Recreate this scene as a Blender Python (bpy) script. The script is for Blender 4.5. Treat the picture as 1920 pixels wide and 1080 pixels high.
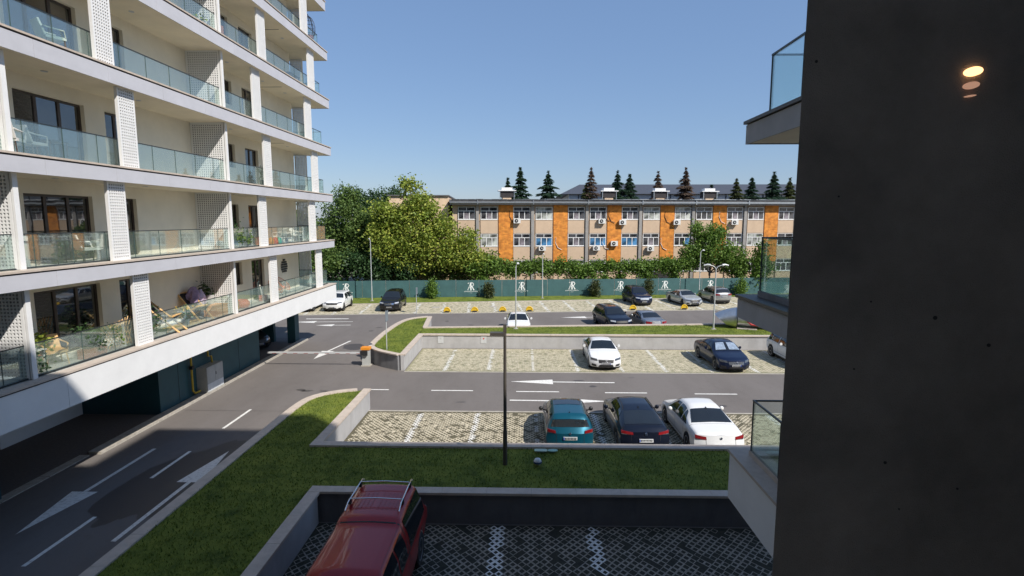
import bpy, math, random
import numpy as np
from mathutils import Vector, Matrix
random.seed(7); RNG = np.random.default_rng(7)
R = math.radians; PI = math.pi
S = bpy.context.scene; COL = S.collection
for o in list(bpy.data.objects): bpy.data.objects.remove(o)

# ------------------------------------------------------------------ camera, sky, sun, exposure
cam = bpy.data.objects.new('camera', bpy.data.cameras.new('camera')); COL.objects.link(cam)
cam.data.sensor_width = 36; cam.data.lens = 36 * 1033 / 1920
cam.data.clip_start = 0.05; cam.data.clip_end = 3000
cam.location = (0, 0, 8.5)
cam.rotation_euler = (R(90) - math.atan(127 / 1033), 0, R(1.33))
S.camera = cam
SUN = Vector((-.78, .70, -1.0))                     # the way the sunlight travels
W = bpy.data.worlds.new('World'); S.world = W; W.use_nodes = True
wn = W.node_tree; sky = wn.nodes.new('ShaderNodeTexSky'); sky.sky_type = 'NISHITA'
sky.sun_disc = False; sky.sun_elevation = math.asin(1 / SUN.length); sky.sun_rotation = math.atan2(-SUN.x, -SUN.y)
sky.air_density = 1.1; sky.dust_density = .5; sky.ozone_density = 2.5; sky.altitude = 80
bg = wn.nodes['Background']; sm = wn.nodes.new('ShaderNodeMix'); sm.data_type = 'RGBA'; sm.inputs['Factor'].default_value = .55; sm.inputs[7].default_value = (1.45, 2.45, 4.6, 1)
wn.links.new(sky.outputs[0], sm.inputs[6]); wn.links.new(sm.outputs[2], bg.inputs[0]); bg.inputs[1].default_value = 0.100
sl = bpy.data.lights.new('sun', 'SUN'); sl.energy = 4.3; sl.angle = R(0.53); sl.color = (1.0, .945, .86)
so = bpy.data.objects.new('sun', sl); COL.objects.link(so); so.rotation_euler = SUN.to_track_quat('-Z', 'Y').to_euler()
so.location = (20, -30, 60)
S.render.engine = 'CYCLES'
S.view_settings.view_transform = 'Standard'; S.view_settings.look = 'None'
S.view_settings.exposure = 0.40; S.view_settings.gamma = 1
S.cycles.max_bounces = 8; S.cycles.transparent_max_bounces = 16

# ------------------------------------------------------------------ materials
MATS = {}
def nt(m):
    m.use_nodes = True
    return m.node_tree, m.node_tree.nodes['Principled BSDF']
def mat(name, col, rough=.7, var=.12, scale=3., bump=0., bscale=60., metal=0., coat=0., spec=.5, col2=None, detail=6, stretch=None, emit=0):
    if name in MATS: return MATS[name]
    m = bpy.data.materials.new(name); t, b = nt(m); MATS[name] = m
    b.inputs['Roughness'].default_value = rough; b.inputs['Metallic'].default_value = metal
    b.inputs['Coat Weight'].default_value = coat; b.inputs['Coat Roughness'].default_value = .04
    b.inputs['Specular IOR Level'].default_value = spec
    if emit:
        b.inputs['Emission Color'].default_value = (*col, 1); b.inputs['Emission Strength'].default_value = emit
    c = t.nodes.new('ShaderNodeTexCoord'); src = c.outputs['Object']
    if stretch:
        mp = t.nodes.new('ShaderNodeMapping'); mp.inputs['Scale'].default_value = stretch
        t.links.new(src, mp.inputs[0]); src = mp.outputs[0]
    n = t.nodes.new('ShaderNodeTexNoise'); n.inputs['Scale'].default_value = scale; n.inputs['Detail'].default_value = detail
    n.inputs['Roughness'].default_value = .62; t.links.new(src, n.inputs['Vector'])
    r = t.nodes.new('ShaderNodeValToRGB'); t.links.new(n.outputs[0], r.inputs[0])
    a = tuple(max(0, x * (1 - var)) for x in col); z = tuple(min(1, x * (1 + var)) for x in (col2 or col))
    r.color_ramp.elements[0].position = .32; r.color_ramp.elements[1].position = .68
    r.color_ramp.elements[0].color = (*a, 1); r.color_ramp.elements[1].color = (*z, 1)
    t.links.new(r.outputs[0], b.inputs['Base Color'])
    if bump:
        n2 = t.nodes.new('ShaderNodeTexNoise'); n2.inputs['Scale'].default_value = bscale; n2.inputs['Detail'].default_value = 4
        t.links.new(src, n2.inputs['Vector']); bp = t.nodes.new('ShaderNodeBump'); bp.inputs['Strength'].default_value = bump
        bp.inputs['Distance'].default_value = .02; t.links.new(n2.outputs[0], bp.inputs['Height']); t.links.new(bp.outputs[0], b.inputs['Normal'])
    return m
def layer_dirt(m, scale, lo, hi, strength, dark=(.3, .27, .23), stretch=(1, 1, 1)):
    """multiply broad stains over the base colour"""
    t = m.node_tree; b = t.nodes['Principled BSDF']; l = b.inputs['Base Color'].links[0]; src = l.from_socket
    c = t.nodes.new('ShaderNodeTexCoord'); mp = t.nodes.new('ShaderNodeMapping'); mp.inputs['Scale'].default_value = stretch
    n = t.nodes.new('ShaderNodeTexNoise'); n.inputs['Scale'].default_value = scale; n.inputs['Detail'].default_value = 8
    n.inputs['Roughness'].default_value = .7
    t.links.new(c.outputs['Object'], mp.inputs[0]); t.links.new(mp.outputs[0], n.inputs['Vector'])
    r = t.nodes.new('ShaderNodeMapRange'); r.inputs['From Min'].default_value = lo; r.inputs['From Max'].default_value = hi
    r.inputs['To Max'].default_value = strength; t.links.new(n.outputs[0], r.inputs['Value'])
    mx = t.nodes.new('ShaderNodeMix'); mx.data_type = 'RGBA'; mx.blend_type = 'MULTIPLY'
    t.links.new(r.outputs[0], mx.inputs['Factor']); t.links.new(src, mx.inputs[6]); mx.inputs[7].default_value = (*dark, 1)
    t.links.new(mx.outputs[2], b.inputs['Base Color'])
    return m

asphalt = layer_dirt(layer_dirt(mat('asphalt', (.160, .144, .136), .9, .13, 90, .35, 220), .35, .42, .68, .40, (.55, .53, .50), (1, .35, 1)), 2.5, .55, .8, .45, (.5, .48, .46))
dirtground = mat('soil', (.16, .14, .10), .95, .3, 2, .3)
white_line = layer_dirt(mat('road paint', (.74, .73, .70), .7, .07, 12), 9, .5, .62, .45, (.35, .33, .31))
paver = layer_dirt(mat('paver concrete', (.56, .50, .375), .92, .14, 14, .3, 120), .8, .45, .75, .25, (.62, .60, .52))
paver_dk = layer_dirt(mat('dark paver concrete', (.33, .295, .245), .92, .14, 14, .3, 120), .8, .5, .8, .25, (.6, .58, .5))  # darker paver tone for the nearest bay
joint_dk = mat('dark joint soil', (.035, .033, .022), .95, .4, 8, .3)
paver_white = mat('paver painted', (.74, .73, .70), .8, .1, 14, .2)
joint = mat('joint soil and moss', (.085, .074, .050), .95, .25, 8, .4, 90, col2=(.11, .098, .058))
glass_edge = mat('glass edge', (.04, .09, .085), .3)
far_joint = mat('worn joint fill', (.24, .225, .165), .95, .3, 8, .3, 90, col2=(.25, .24, .14))
coping_m = layer_dirt(mat('coping stone', (.50, .425, .36), .75, .1, 4, .1, 80), 3, .5, .75, .35, (.6, .58, .55))
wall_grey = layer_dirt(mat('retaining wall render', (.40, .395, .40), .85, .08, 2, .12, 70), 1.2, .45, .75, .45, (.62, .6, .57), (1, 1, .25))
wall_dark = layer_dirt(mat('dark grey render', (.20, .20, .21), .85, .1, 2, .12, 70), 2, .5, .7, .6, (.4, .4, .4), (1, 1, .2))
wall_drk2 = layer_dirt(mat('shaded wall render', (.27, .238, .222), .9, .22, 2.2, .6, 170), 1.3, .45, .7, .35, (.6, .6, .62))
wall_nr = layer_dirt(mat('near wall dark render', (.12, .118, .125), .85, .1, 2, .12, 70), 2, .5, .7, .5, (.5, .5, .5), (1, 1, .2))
cream = layer_dirt(mat('cream render', (.80, .73, .60), .85, .04, 1.5, .1, 120), .9, .5, .8, .25, (.75, .72, .68), (1, 1, .3))
soffit_m = mat('soffit render', (.80, .70, .54), .85, .06, 1.2)
lavender = layer_dirt(mat('grey fascia panel', (.50, .50, .54), .6, .05, 1.2), 2, .5, .8, .25, (.7, .7, .7), (1, .3, 1))
white_f = layer_dirt(mat('white fascia render', (.74, .74, .74), .75, .04, 1.2, .05), 1.3, .52, .8, .22, (.7, .7, .68), (1, .4, 1))
white_p = mat('white perforated metal', (.74, .74, .74), .5, .04, 3)
dark_gap = mat('dark drip gap', (.035, .03, .032), .8, .2)
frame_b = mat('brown window frame', (.060, .042, .033), .45, .15, 6)
teal_w = layer_dirt(mat('teal cladding', (.022, .085, .105), .55, .1, 1.5), 2, .5, .8, .3, (.6, .6, .6))
concrete = layer_dirt(mat('kerb concrete', (.42, .39, .34), .9, .15, 8, .3, 90), 3, .45, .7, .5, (.5, .48, .45))
balc_floor = mat('balcony floor tile', (.45, .45, .42), .7, .1, 4)
metal_g = mat('galvanised metal', (.55, .57, .58), .35, .12, 4, metal=.9)
pole_dark = mat('dark painted pole', (.075, .065, .055), .5, .15)
pole_lt = mat('light grey pole', (.50, .52, .53), .45, .08, metal=.3)
rail_m = mat('dark handrail', (.05, .06, .065), .4, .1, metal=.5)
tyre_m = mat('tyre rubber', (.02, .02, .021), .85, .2, 20)
rim_m = mat('alloy rim', (.45, .46, .48), .28, .06, metal=.9)
rim_d = mat('dark alloy rim', (.07, .07, .075), .3, .06, metal=.8)
blk = mat('black plastic', (.02, .02, .022), .5, .2)
chrome = mat('chrome', (.75, .76, .78), .12, .04, metal=1)
carglass = mat('tinted car glass', (.012, .015, .018), .04, .1, spec=.9)
lampglass = mat('clear headlamp', (.55, .58, .62), .1, .2, 20, metal=.4, coat=1)
lampdark = mat('dark headlamp', (.13, .14, .16), .1, .4, 25, metal=.4, coat=1)
redlamp = mat('red tail lamp', (.22, .008, .010), .15, .25, 20, coat=1)
plate_m = mat('number plate white', (.50, .51, .52), .4, .05)
wood = layer_dirt(mat('pine wood', (.64, .40, .17), .6, .2, 3, .1, 40, stretch=(1, 1, 6)), 6, .4, .7, .3, (.6, .5, .4))
wood_d = mat('acacia chest wood', (.58, .26, .085), .55, .22, 5, .1, 40, stretch=(6, 6, 1))
fabric_w = mat('white cushion', (.68, .66, .62), .9, .08, 8, .2)
fabric_b = mat('black canvas', (.03, .028, .03), .9, .2)
orange_f = mat('orange fabric', (.62, .13, .05), .85, .12)
yellow_m = mat('yellow paint', (.66, .42, .02), .5, .15, 8)
yellow_pipe = mat('yellow gas pipe', (.48, .33, .03), .45, .15, 6)
orange_m = mat('orange barrier cap', (.72, .26, .02), .5, .1)
grey_cab = mat('grey cabinet paint', (.42, .43, .42), .5, .08, 3)
cab_sunlit = mat('cabinet sunlit tone', (.66, .68, .69), .5, .08, 3)  # cabinet paint lightened to stand for sunlight
brick_o = None

def glass_mat():
    m = bpy.data.materials.new('railing glass'); t, b = nt(m); t.nodes.remove(b)
    o = t.nodes['Material Output']; tr = t.nodes.new('ShaderNodeBsdfTransparent'); tr.inputs[0].default_value = (.945, .985, .97, 1)
    gl = t.nodes.new('ShaderNodeBsdfGlossy'); gl.inputs['Roughness'].default_value = .02; gl.inputs[0].default_value = (.9, .97, .97, 1)
    df = t.nodes.new('ShaderNodeBsdfDiffuse'); df.inputs[0].default_value = (.72, .82, .78, 1)
    f = t.nodes.new('ShaderNodeFresnel'); f.inputs[0].default_value = 1.52
    a = t.nodes.new('ShaderNodeMath'); a.operation = 'MULTIPLY_ADD'; a.inputs[1].default_value = .38; a.inputs[2].default_value = .01
    t.links.new(f.outputs[0], a.inputs[0])
    m0 = t.nodes.new('ShaderNodeMixShader'); m0.inputs[0].default_value = .05
    t.links.new(tr.outputs[0], m0.inputs[1]); t.links.new(df.outputs[0], m0.inputs[2])
    mx = t.nodes.new('ShaderNodeMixShader'); t.links.new(a.outputs[0], mx.inputs[0]); t.links.new(m0.outputs[0], mx.inputs[1]); t.links.new(gl.outputs[0], mx.inputs[2])
    t.links.new(mx.outputs[0], o.inputs[0]); return m
railglass = glass_mat()
def winglass_mat(name, col, refl):
    m = bpy.data.materials.new(name); t, b = nt(m)
    b.inputs['Base Color'].default_value = (*col, 1); b.inputs['Roughness'].default_value = .015
    b.inputs['IOR'].default_value = refl; b.inputs['Specular IOR Level'].default_value = .5
    c = t.nodes.new('ShaderNodeTexCoord'); n = t.nodes.new('ShaderNodeTexNoise'); n.inputs['Scale'].default_value = .9
    n.inputs['Detail'].default_value = 3
    r = t.nodes.new('ShaderNodeValToRGB'); r.color_ramp.elements[0].color = (*[x * .3 for x in col], 1); r.color_ramp.elements[1].color = (*[x * 2.0 for x in col], 1)
    r.color_ramp.elements[0].position = .4; r.color_ramp.elements[1].position = .65
    t.links.new(c.outputs['Object'], n.inputs['Vector']); t.links.new(n.outputs[0], r.inputs[0]); t.links.new(r.outputs[0], b.inputs['Base Color'])
    bp = t.nodes.new('ShaderNodeBump'); bp.inputs['Strength'].default_value = .05; bp.inputs['Distance'].default_value = .02
    n3 = t.nodes.new('ShaderNodeTexNoise'); n3.inputs['Scale'].default_value = 1.3; t.links.new(c.outputs['Object'], n3.inputs['Vector'])
    t.links.new(n3.outputs[0], bp.inputs['Height']); t.links.new(bp.outputs[0], b.inputs['Normal'])
    return m
winglass = winglass_mat('window glass', (.03, .03, .03), 2.3)
schoolglass = winglass_mat('school window glass', (.05, .05, .055), 1.6)
schoolglass_c = winglass_mat('curtained window glass', (.28, .29, .27), 1.5)
schoolglass_b = winglass_mat('blue curtained glass', (.05, .14, .26), 1.5)
schoolglass_g = winglass_mat('grey blind glass', (.20, .18, .20), 1.5)

def paint(name, col, metal=.0, rough=.35):
    return mat('car paint ' + name, col, rough, .04, 30, metal=metal, coat=.75, spec=.15)
def leafmat(name, c1, c2, c3):
    m = bpy.data.materials.new(name); t, b = nt(m)
    g = t.nodes.new('ShaderNodeNewGeometry'); r = t.nodes.new('ShaderNodeValToRGB')
    e = r.color_ramp.elements; e[0].color = (*c1, 1); e[1].color = (*c3, 1); e.new(.5).color = (*c2, 1)
    t.links.new(g.outputs['Random Per Island'], r.inputs[0]); t.links.new(r.outputs[0], b.inputs['Base Color'])
    b.inputs['Roughness'].default_value = .55; b.inputs['Specular IOR Level'].default_value = .35
    tl = t.nodes.new('ShaderNodeBsdfTranslucent'); t.links.new(r.outputs[0], tl.inputs[0])
    mx = t.nodes.new('ShaderNodeMixShader'); mx.inputs[0].default_value = .3
    t.links.new(b.outputs[0], mx.inputs[1]); t.links.new(tl.outputs[0], mx.inputs[2]); t.links.new(mx.outputs[0], t.nodes['Material Output'].inputs[0])
    return m
leaf_light = leafmat('yellow green leaves', (.13, .20, .03), (.24, .31, .045), (.42, .44, .085))
leaf_mid = leafmat('mid green leaves', (.06, .115, .028), (.11, .18, .042), (.18, .255, .07))
leaf_dark = leafmat('dark green leaves', (0.024,0.060,0.021), (0.042,0.093,0.030), (0.068,0.128,0.042))
leaf_vine = leafmat('vine leaves', (.065, .13, .02), (.115, .205, .032), (.19, .29, .055))
leaf_spruce = leafmat('spruce needles', (0.018,0.044,0.026), (0.031,0.068,0.039), (0.052,0.094,0.052))
leaf_dead = leafmat('dead spruce needles', (.085, .060, .045), (.13, .09, .065), (.17, .13, .10))
leaf_olive = leafmat('olive spruce needles', (0.039,0.055,0.018), (0.065,0.081,0.029), (0.098,0.111,0.039))
bark = mat('bark', (.10, .08, .06), .9, .3, 6, .5, 30)
def grassmat():
    m = bpy.data.materials.new('lawn'); t, b = nt(m); c = t.nodes.new('ShaderNodeTexCoord')
    b.inputs['Roughness'].default_value = .85; b.inputs['Specular IOR Level'].default_value = .2
    n = t.nodes.new('ShaderNodeTexNoise'); n.inputs['Scale'].default_value = 1.1; n.inputs['Detail'].default_value = 10; n.inputs['Roughness'].default_value = .75
    t.links.new(c.outputs['Object'], n.inputs['Vector'])
    r = t.nodes.new('ShaderNodeValToRGB'); e = r.color_ramp.elements
    e[0].position = .34; e[0].color = (.06, .095, .016, 1); e[1].position = .7; e[1].color = (.24, .265, .045, 1); e.new(.5).color = (.15, .19, .03, 1)
    t.links.new(n.outputs[0], r.inputs[0]); t.links.new(r.outputs[0], b.inputs['Base Color'])
    n2 = t.nodes.new('ShaderNodeTexNoise'); n2.inputs['Scale'].default_value = 55; n2.inputs['Detail'].default_value = 5; t.links.new(c.outputs['Object'], n2.inputs['Vector'])
    bp = t.nodes.new('ShaderNodeBump'); bp.inputs['Strength'].default_value = .8; bp.inputs['Distance'].default_value = .05
    t.links.new(n2.outputs[0], bp.inputs['Height']); t.links.new(bp.outputs[0], b.inputs['Normal']); return m
lawn = grassmat()
blade_m = leafmat('grass blades', (.065, .11, .016), (.12, .17, .025), (.20, .24, .04))
def brickmat(name, c1, c2, mortar, w, h):
    m = bpy.data.materials.new(name); t, b = nt(m); c = t.nodes.new('ShaderNodeTexCoord'); mp = t.nodes.new('ShaderNodeMapping')
    mp.inputs['Rotation'].default_value = (R(90), 0, 0); t.links.new(c.outputs['Object'], mp.inputs[0])
    k = t.nodes.new('ShaderNodeTexBrick'); k.inputs['Scale'].default_value = 1; k.inputs['Brick Width'].default_value = w
    k.inputs['Row Height'].default_value = h; k.inputs['Mortar Size'].default_value = .012
    k.inputs['Color1'].default_value = (*c1, 1); k.inputs['Color2'].default_value = (*c2, 1); k.inputs['Mortar'].default_value = (*mortar, 1)
    t.links.new(mp.outputs[0], k.inputs['Vector'])
    n = t.nodes.new('ShaderNodeTexNoise'); n.inputs['Scale'].default_value = 2.2; n.inputs['Detail'].default_value = 8; t.links.new(c.outputs['Object'], n.inputs['Vector'])
    mr = t.nodes.new('ShaderNodeMapRange'); mr.inputs[1].default_value = .35; mr.inputs[2].default_value = .7; mr.inputs[3].default_value = .65; mr.inputs[4].default_value = 1.15
    t.links.new(n.outputs[0], mr.inputs[0])
    mx = t.nodes.new('ShaderNodeVectorMath'); mx.operation = 'SCALE'; t.links.new(k.outputs[0], mx.inputs[0]); t.links.new(mr.outputs[0], mx.inputs['Scale'])
    t.links.new(mx.outputs[0], b.inputs['Base Color']); b.inputs['Roughness'].default_value = .8; return m
brick_o = brickmat('orange brick', (.80, .30, .042), (.64, .21, .028), (.55, .25, .06), .5, .14)
school_wall = layer_dirt(mat('beige school render', (.56, .42, .30), .9, .05, 1.5, .1), .8, .45, .75, .3, (.7, .66, .6), (1, 1, .25))
peach = layer_dirt(mat('peach render', (.72, .54, .38), .9, .08, 1.5, .1), 1.5, .45, .7, .4, (.6, .55, .5), (1, 1, .3))

# ------------------------------------------------------------------ mesh helpers
class MB:
    def __init__(s): s.v = []; s.f = []; s.m = []; s.mats = []
    def mi(s, m):
        if m not in s.mats: s.mats.append(m)
        return s.mats.index(m)
    def add(s, vs, fs, m):
        k = len(s.v); i = s.mi(m); s.v += [tuple(v) for v in vs]
        for f in fs: s.f.append(tuple(a + k for a in f)); s.m.append(i)
        return s
    def box(s, a, b, m):
        (x0, y0, z0), (x1, y1, z1) = a, b
        return s.add([(x0, y0, z0), (x1, y0, z0), (x1, y1, z0), (x0, y1, z0), (x0, y0, z1), (x1, y0, z1), (x1, y1, z1), (x0, y1, z1)],
                     [(3, 2, 1, 0), (4, 5, 6, 7), (0, 1, 5, 4), (1, 2, 6, 5), (2, 3, 7, 6), (3, 0, 4, 7)], m)
    def quad(s, p, m): return s.add(p, [tuple(range(len(p)))], m)
    def prism(s, poly, z0, z1, m, cap=True):
        n = len(poly); vs = [(x, y, z0) for x, y in poly] + [(x, y, z1) for x, y in poly]
        fs = [(i, (i + 1) % n, n + (i + 1) % n, n + i) for i in range(n)]
        if cap: fs += [tuple(range(n - 1, -1, -1)), tuple(range(n, 2 * n))]
        return s.add(vs, fs, m)
    def tube(s, pts, r, m, n=8, r1=None):
        pts = [Vector(p) for p in pts]; k = len(pts); vs = []; fs = []; up = Vector((0, 0, 1))
        for i, p in enumerate(pts):
            d = (pts[min(i + 1, k - 1)] - pts[max(i - 1, 0)]).normalized()
            a = d.cross(up); a = a.normalized() if a.length > .05 else d.cross(Vector((0, 1, 0))).normalized()
            b = d.cross(a).normalized(); rr = r if r1 is None else r + (r1 - r) * i / (k - 1)
            vs += [p + (a * math.cos(2 * PI * j / n) + b * math.sin(2 * PI * j / n)) * rr for j in range(n)]
        for i in range(k - 1):
            for j in range(n): fs.append((i * n + j, i * n + (j + 1) % n, (i + 1) * n + (j + 1) % n, (i + 1) * n + j))
        fs += [tuple(range(n - 1, -1, -1)), tuple((k - 1) * n + j for j in range(n))]
        return s.add(vs, fs, m)
    def lathe(s, prof, c, m, n=16, axis='z'):
        vs = []; fs = []
        for r, h in prof:
            for j in range(n):
                a = 2 * PI * j / n; u, w = r * math.cos(a), r * math.sin(a)
                vs.append({'z': (c[0] + u, c[1] + w, c[2] + h), 'x': (c[0] + h, c[1] + u, c[2] + w), 'y': (c[0] + w, c[1] + h, c[2] + u)}[axis])
        for i in range(len(prof) - 1):
            for j in range(n): fs.append((i * n + j, i * n + (j + 1) % n, (i + 1) * n + (j + 1) % n, (i + 1) * n + j))
        fs += [tuple(range(n - 1, -1, -1)), tuple((len(prof) - 1) * n + j for j in range(n))]
        return s.add(vs, fs, m)
    def mesh(s, name, smooth=False, origin=None):
        me = bpy.data.meshes.new(name); v = s.v
        if origin is not None: v = [(a[0] - origin[0], a[1] - origin[1], a[2] - origin[2]) for a in v]
        me.from_pydata(v, [], s.f)
        for m in s.mats: me.materials.append(m)
        me.polygons.foreach_set('material_index', s.m)
        if smooth:
            me.polygons.foreach_set('use_smooth', [True] * len(me.polygons)); me.set_sharp_from_angle(angle=R(smooth if smooth is not True else 35))
        me.update(); return me
    def build(s, name, parent=None, smooth=False, world=True, kind=None):
        org = None; p = parent; off = Vector((0, 0, 0))
        if parent is not None and world:
            while p is not None: off += p.location; p = p.parent
            org = off
        o = bpy.data.objects.new(name, s.mesh(name, smooth, org)); COL.objects.link(o)
        if parent is not None: o.parent = parent
        if kind: o['kind'] = kind
        return o
def obj(name, me, parent=None, loc=(0, 0, 0), rz=0, kind=None):
    o = bpy.data.objects.new(name, me); COL.objects.link(o); o.location = loc; o.rotation_euler = (0, 0, rz)
    if parent is not None: o.parent = parent
    if kind: o['kind'] = kind
    return o
def tag(o, label=None, cat=None, group=None, kind=None):
    for k, v in (('label', label), ('category', cat), ('group', group), ('kind', kind)):
        if v: o[k] = v
    return o
def thing(name, label, cat, loc=(0, 0, 0), rz=0, group=None):
    o = bpy.data.objects.new(name, None); o.empty_display_size = .2; COL.objects.link(o); o.location = loc; o.rotation_euler = (0, 0, rz)
    return tag(o, label, cat, group)
def copy_tree(o, parent=None, loc=None, rz=None, label=None):
    c = o.copy(); COL.objects.link(c)
    if parent is not None: c.parent = parent
    if loc is not None: c.location = loc
    if rz is not None: c.rotation_euler = (0, 0, rz)
    if label: c['label'] = label
    for ch in o.children: copy_tree(ch, c)
    return c
def npmesh(name, V, F, mats, mi=None):
    """V (n,3); F (m,k) all the same k"""
    me = bpy.data.meshes.new(name); V = np.ascontiguousarray(V, np.float32); F = np.ascontiguousarray(F, np.int32); k = F.shape[1]
    me.vertices.add(len(V)); me.vertices.foreach_set('co', V.ravel())
    me.loops.add(F.size); me.loops.foreach_set('vertex_index', F.ravel())
    me.polygons.add(len(F)); me.polygons.foreach_set('loop_start', np.arange(0, F.size, k, dtype=np.int32))
    if mi is not None: me.polygons.foreach_set('material_index', np.ascontiguousarray(mi, np.int32))
    for m in mats: me.materials.append(m)
    me.update(calc_edges=True); me.validate(); return me

def pane_box(a, b, m=None, thin=0):
    (x0, y0, z0), (x1, y1, z1) = a, b; v = [(x0, y0, z0), (x1, y0, z0), (x1, y1, z0), (x0, y1, z0), (x0, y0, z1), (x1, y0, z1), (x1, y1, z1), (x0, y1, z1)]
    sides = {0: [(1, 2, 6, 5), (3, 0, 4, 7)], 1: [(0, 1, 5, 4), (2, 3, 7, 6)]}; mb = MB(); mb.add(v, sides[thin], railglass); mb.add(v, sides[1 - thin] + [(3, 2, 1, 0), (4, 5, 6, 7)], glass_edge); return mb

# ------------------------------------------------------------------ ground and roads
tag(MB().box((-400, -150, -.3), (400, 900, -.012), dirtground).build('ground'), kind='structure')
road = MB().quad([(-60, -12, 0), (45, -12, 0), (45, 64, 0), (-60, 54, 0)], asphalt).build('road', kind='structure')

def strip(name, pts, m, z):      # flat sheet
    return MB().quad([(x, y, z) for x, y in pts], m)
# painted markings
def line_h(x0, x1, y, w=.12): return [(x0, y - w / 2), (x1, y - w / 2), (x1, y + w / 2), (x0, y + w / 2)]
def line_v(y0, y1, x, w=.12): return [(x - w / 2, y0), (x + w / 2, y0), (x + w / 2, y1), (x - w / 2, y1)]
marks = []
for x0, x1 in ((-7.87, -6.85), (-4.69, -2.58), (-.41, 1.73), (4.0, 6.08), (8.4, 10.47), (12.7, 14.8)): marks.append(('centre_line', line_h(x0, x1, 26.7 - .02 * x0)))
for y0, y1 in ((12.4, 14.7), (17.1, 19.25), (21.5, 23.8)): marks.append(('centre_line', line_v(y0, y1, -12.38)))
marks.append(('stop_line', [(-18.96, 46.6), (-15.3, 46.75), (-15.3, 47.0), (-18.96, 46.85)]))
for n, p in marks: MB().quad([(x, y, .004) for x, y in p], white_line).build('road_marking', kind='structure')
def arrow(tip, base, tail, w=.42, lw=.14):
    t, b, e = Vector(tip), Vector(base), Vector(tail); d = (t - b).normalized(); n = Vector((-d.y, d.x))
    m = MB(); m.add([(*(t), .004), (*(b + n * w), .004), (*(b - n * w), .004)], [(0, 1, 2)], white_line)
    m.add([(*(b + n * lw / 2), .004), (*(b - n * lw / 2), .004), (*(e - n * lw / 2), .004), (*(e + n * lw / 2), .004)], [(0, 1, 2, 3)], white_line)
    m.build('road_arrow', kind='structure')
arrow((-13.85, 13.75), (-13.85, 16.15), (-13.85, 19.45)); arrow((-10.95, 19.3), (-10.95, 16.85), (-10.95, 13.5))
arrow((-13.0, 32.9), (-12.85, 35.0), (-12.35, 38.1)); arrow((-.75, 28.42), (1.5, 28.4), (4.75, 28.33)); arrow((4.0, 25.3), (1.7, 25.33), (-.7, 25.36))
arrow((3.2, 47.9), (5.4, 48.1), (9.5, 48.5)); arrow((-17.0, 43.8), (-15.6, 43.9), (-14.2, 44.0)); arrow((-19.5, 45.2), (-17.6, 45.3), (-14.5, 45.5))
# damp patch on the shaded lane
def blob(cx, cy, rx, ry, n, seed, rot=0, jag=.16):
    r = random.Random(seed); P = []
    ph = [r.uniform(0, 6.28) for _ in range(6)]
    for i in range(n):
        a = 2 * PI * i / n; k = 1 + sum(jag / (j + 1) * math.sin((j + 2) * a + ph[j]) for j in range(6)) + r.uniform(-.04, .04)
        x, y = rx * k * math.cos(a), ry * k * math.sin(a); P.append((cx + x * math.cos(rot) - y * math.sin(rot), cy + x * math.sin(rot) + y * math.cos(rot)))
    return P
damp = mat('dark asphalt', (.072, .064, .061), .55, .2, 60, .2, 200)
MB().quad([(x, y, .002) for x, y in blob(-11.45, 17.2, 1.25, 3.4, 70, 3, R(-9))], damp).build('dark_patch', kind='structure')
MB().quad([(x, y, .002) for x, y in blob(-11.6, 36.3, .75, .85, 40, 5)], damp).build('dark_patch', kind='structure')  # second patch: an irregular darker spot farther up the lane
# patched asphalt seams and small spots
for i in range(26):
    x, y = random.uniform(-14, 20), random.choice([random.uniform(24.2, 29.8), random.uniform(40, 48)])
    MB().quad([(a, b, .0015) for a, b in blob(x, y, random.uniform(.06, .3), random.uniform(.05, .2), 14, i + 20)], damp).build('oil_spot', kind='structure')
MB().quad([(-15.3, 23.6, .001), (-9.6, 23.6, .001), (-9.6, 23.64, .001), (-15.3, 23.64, .001)], damp).build('road_seam', kind='structure')

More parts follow.
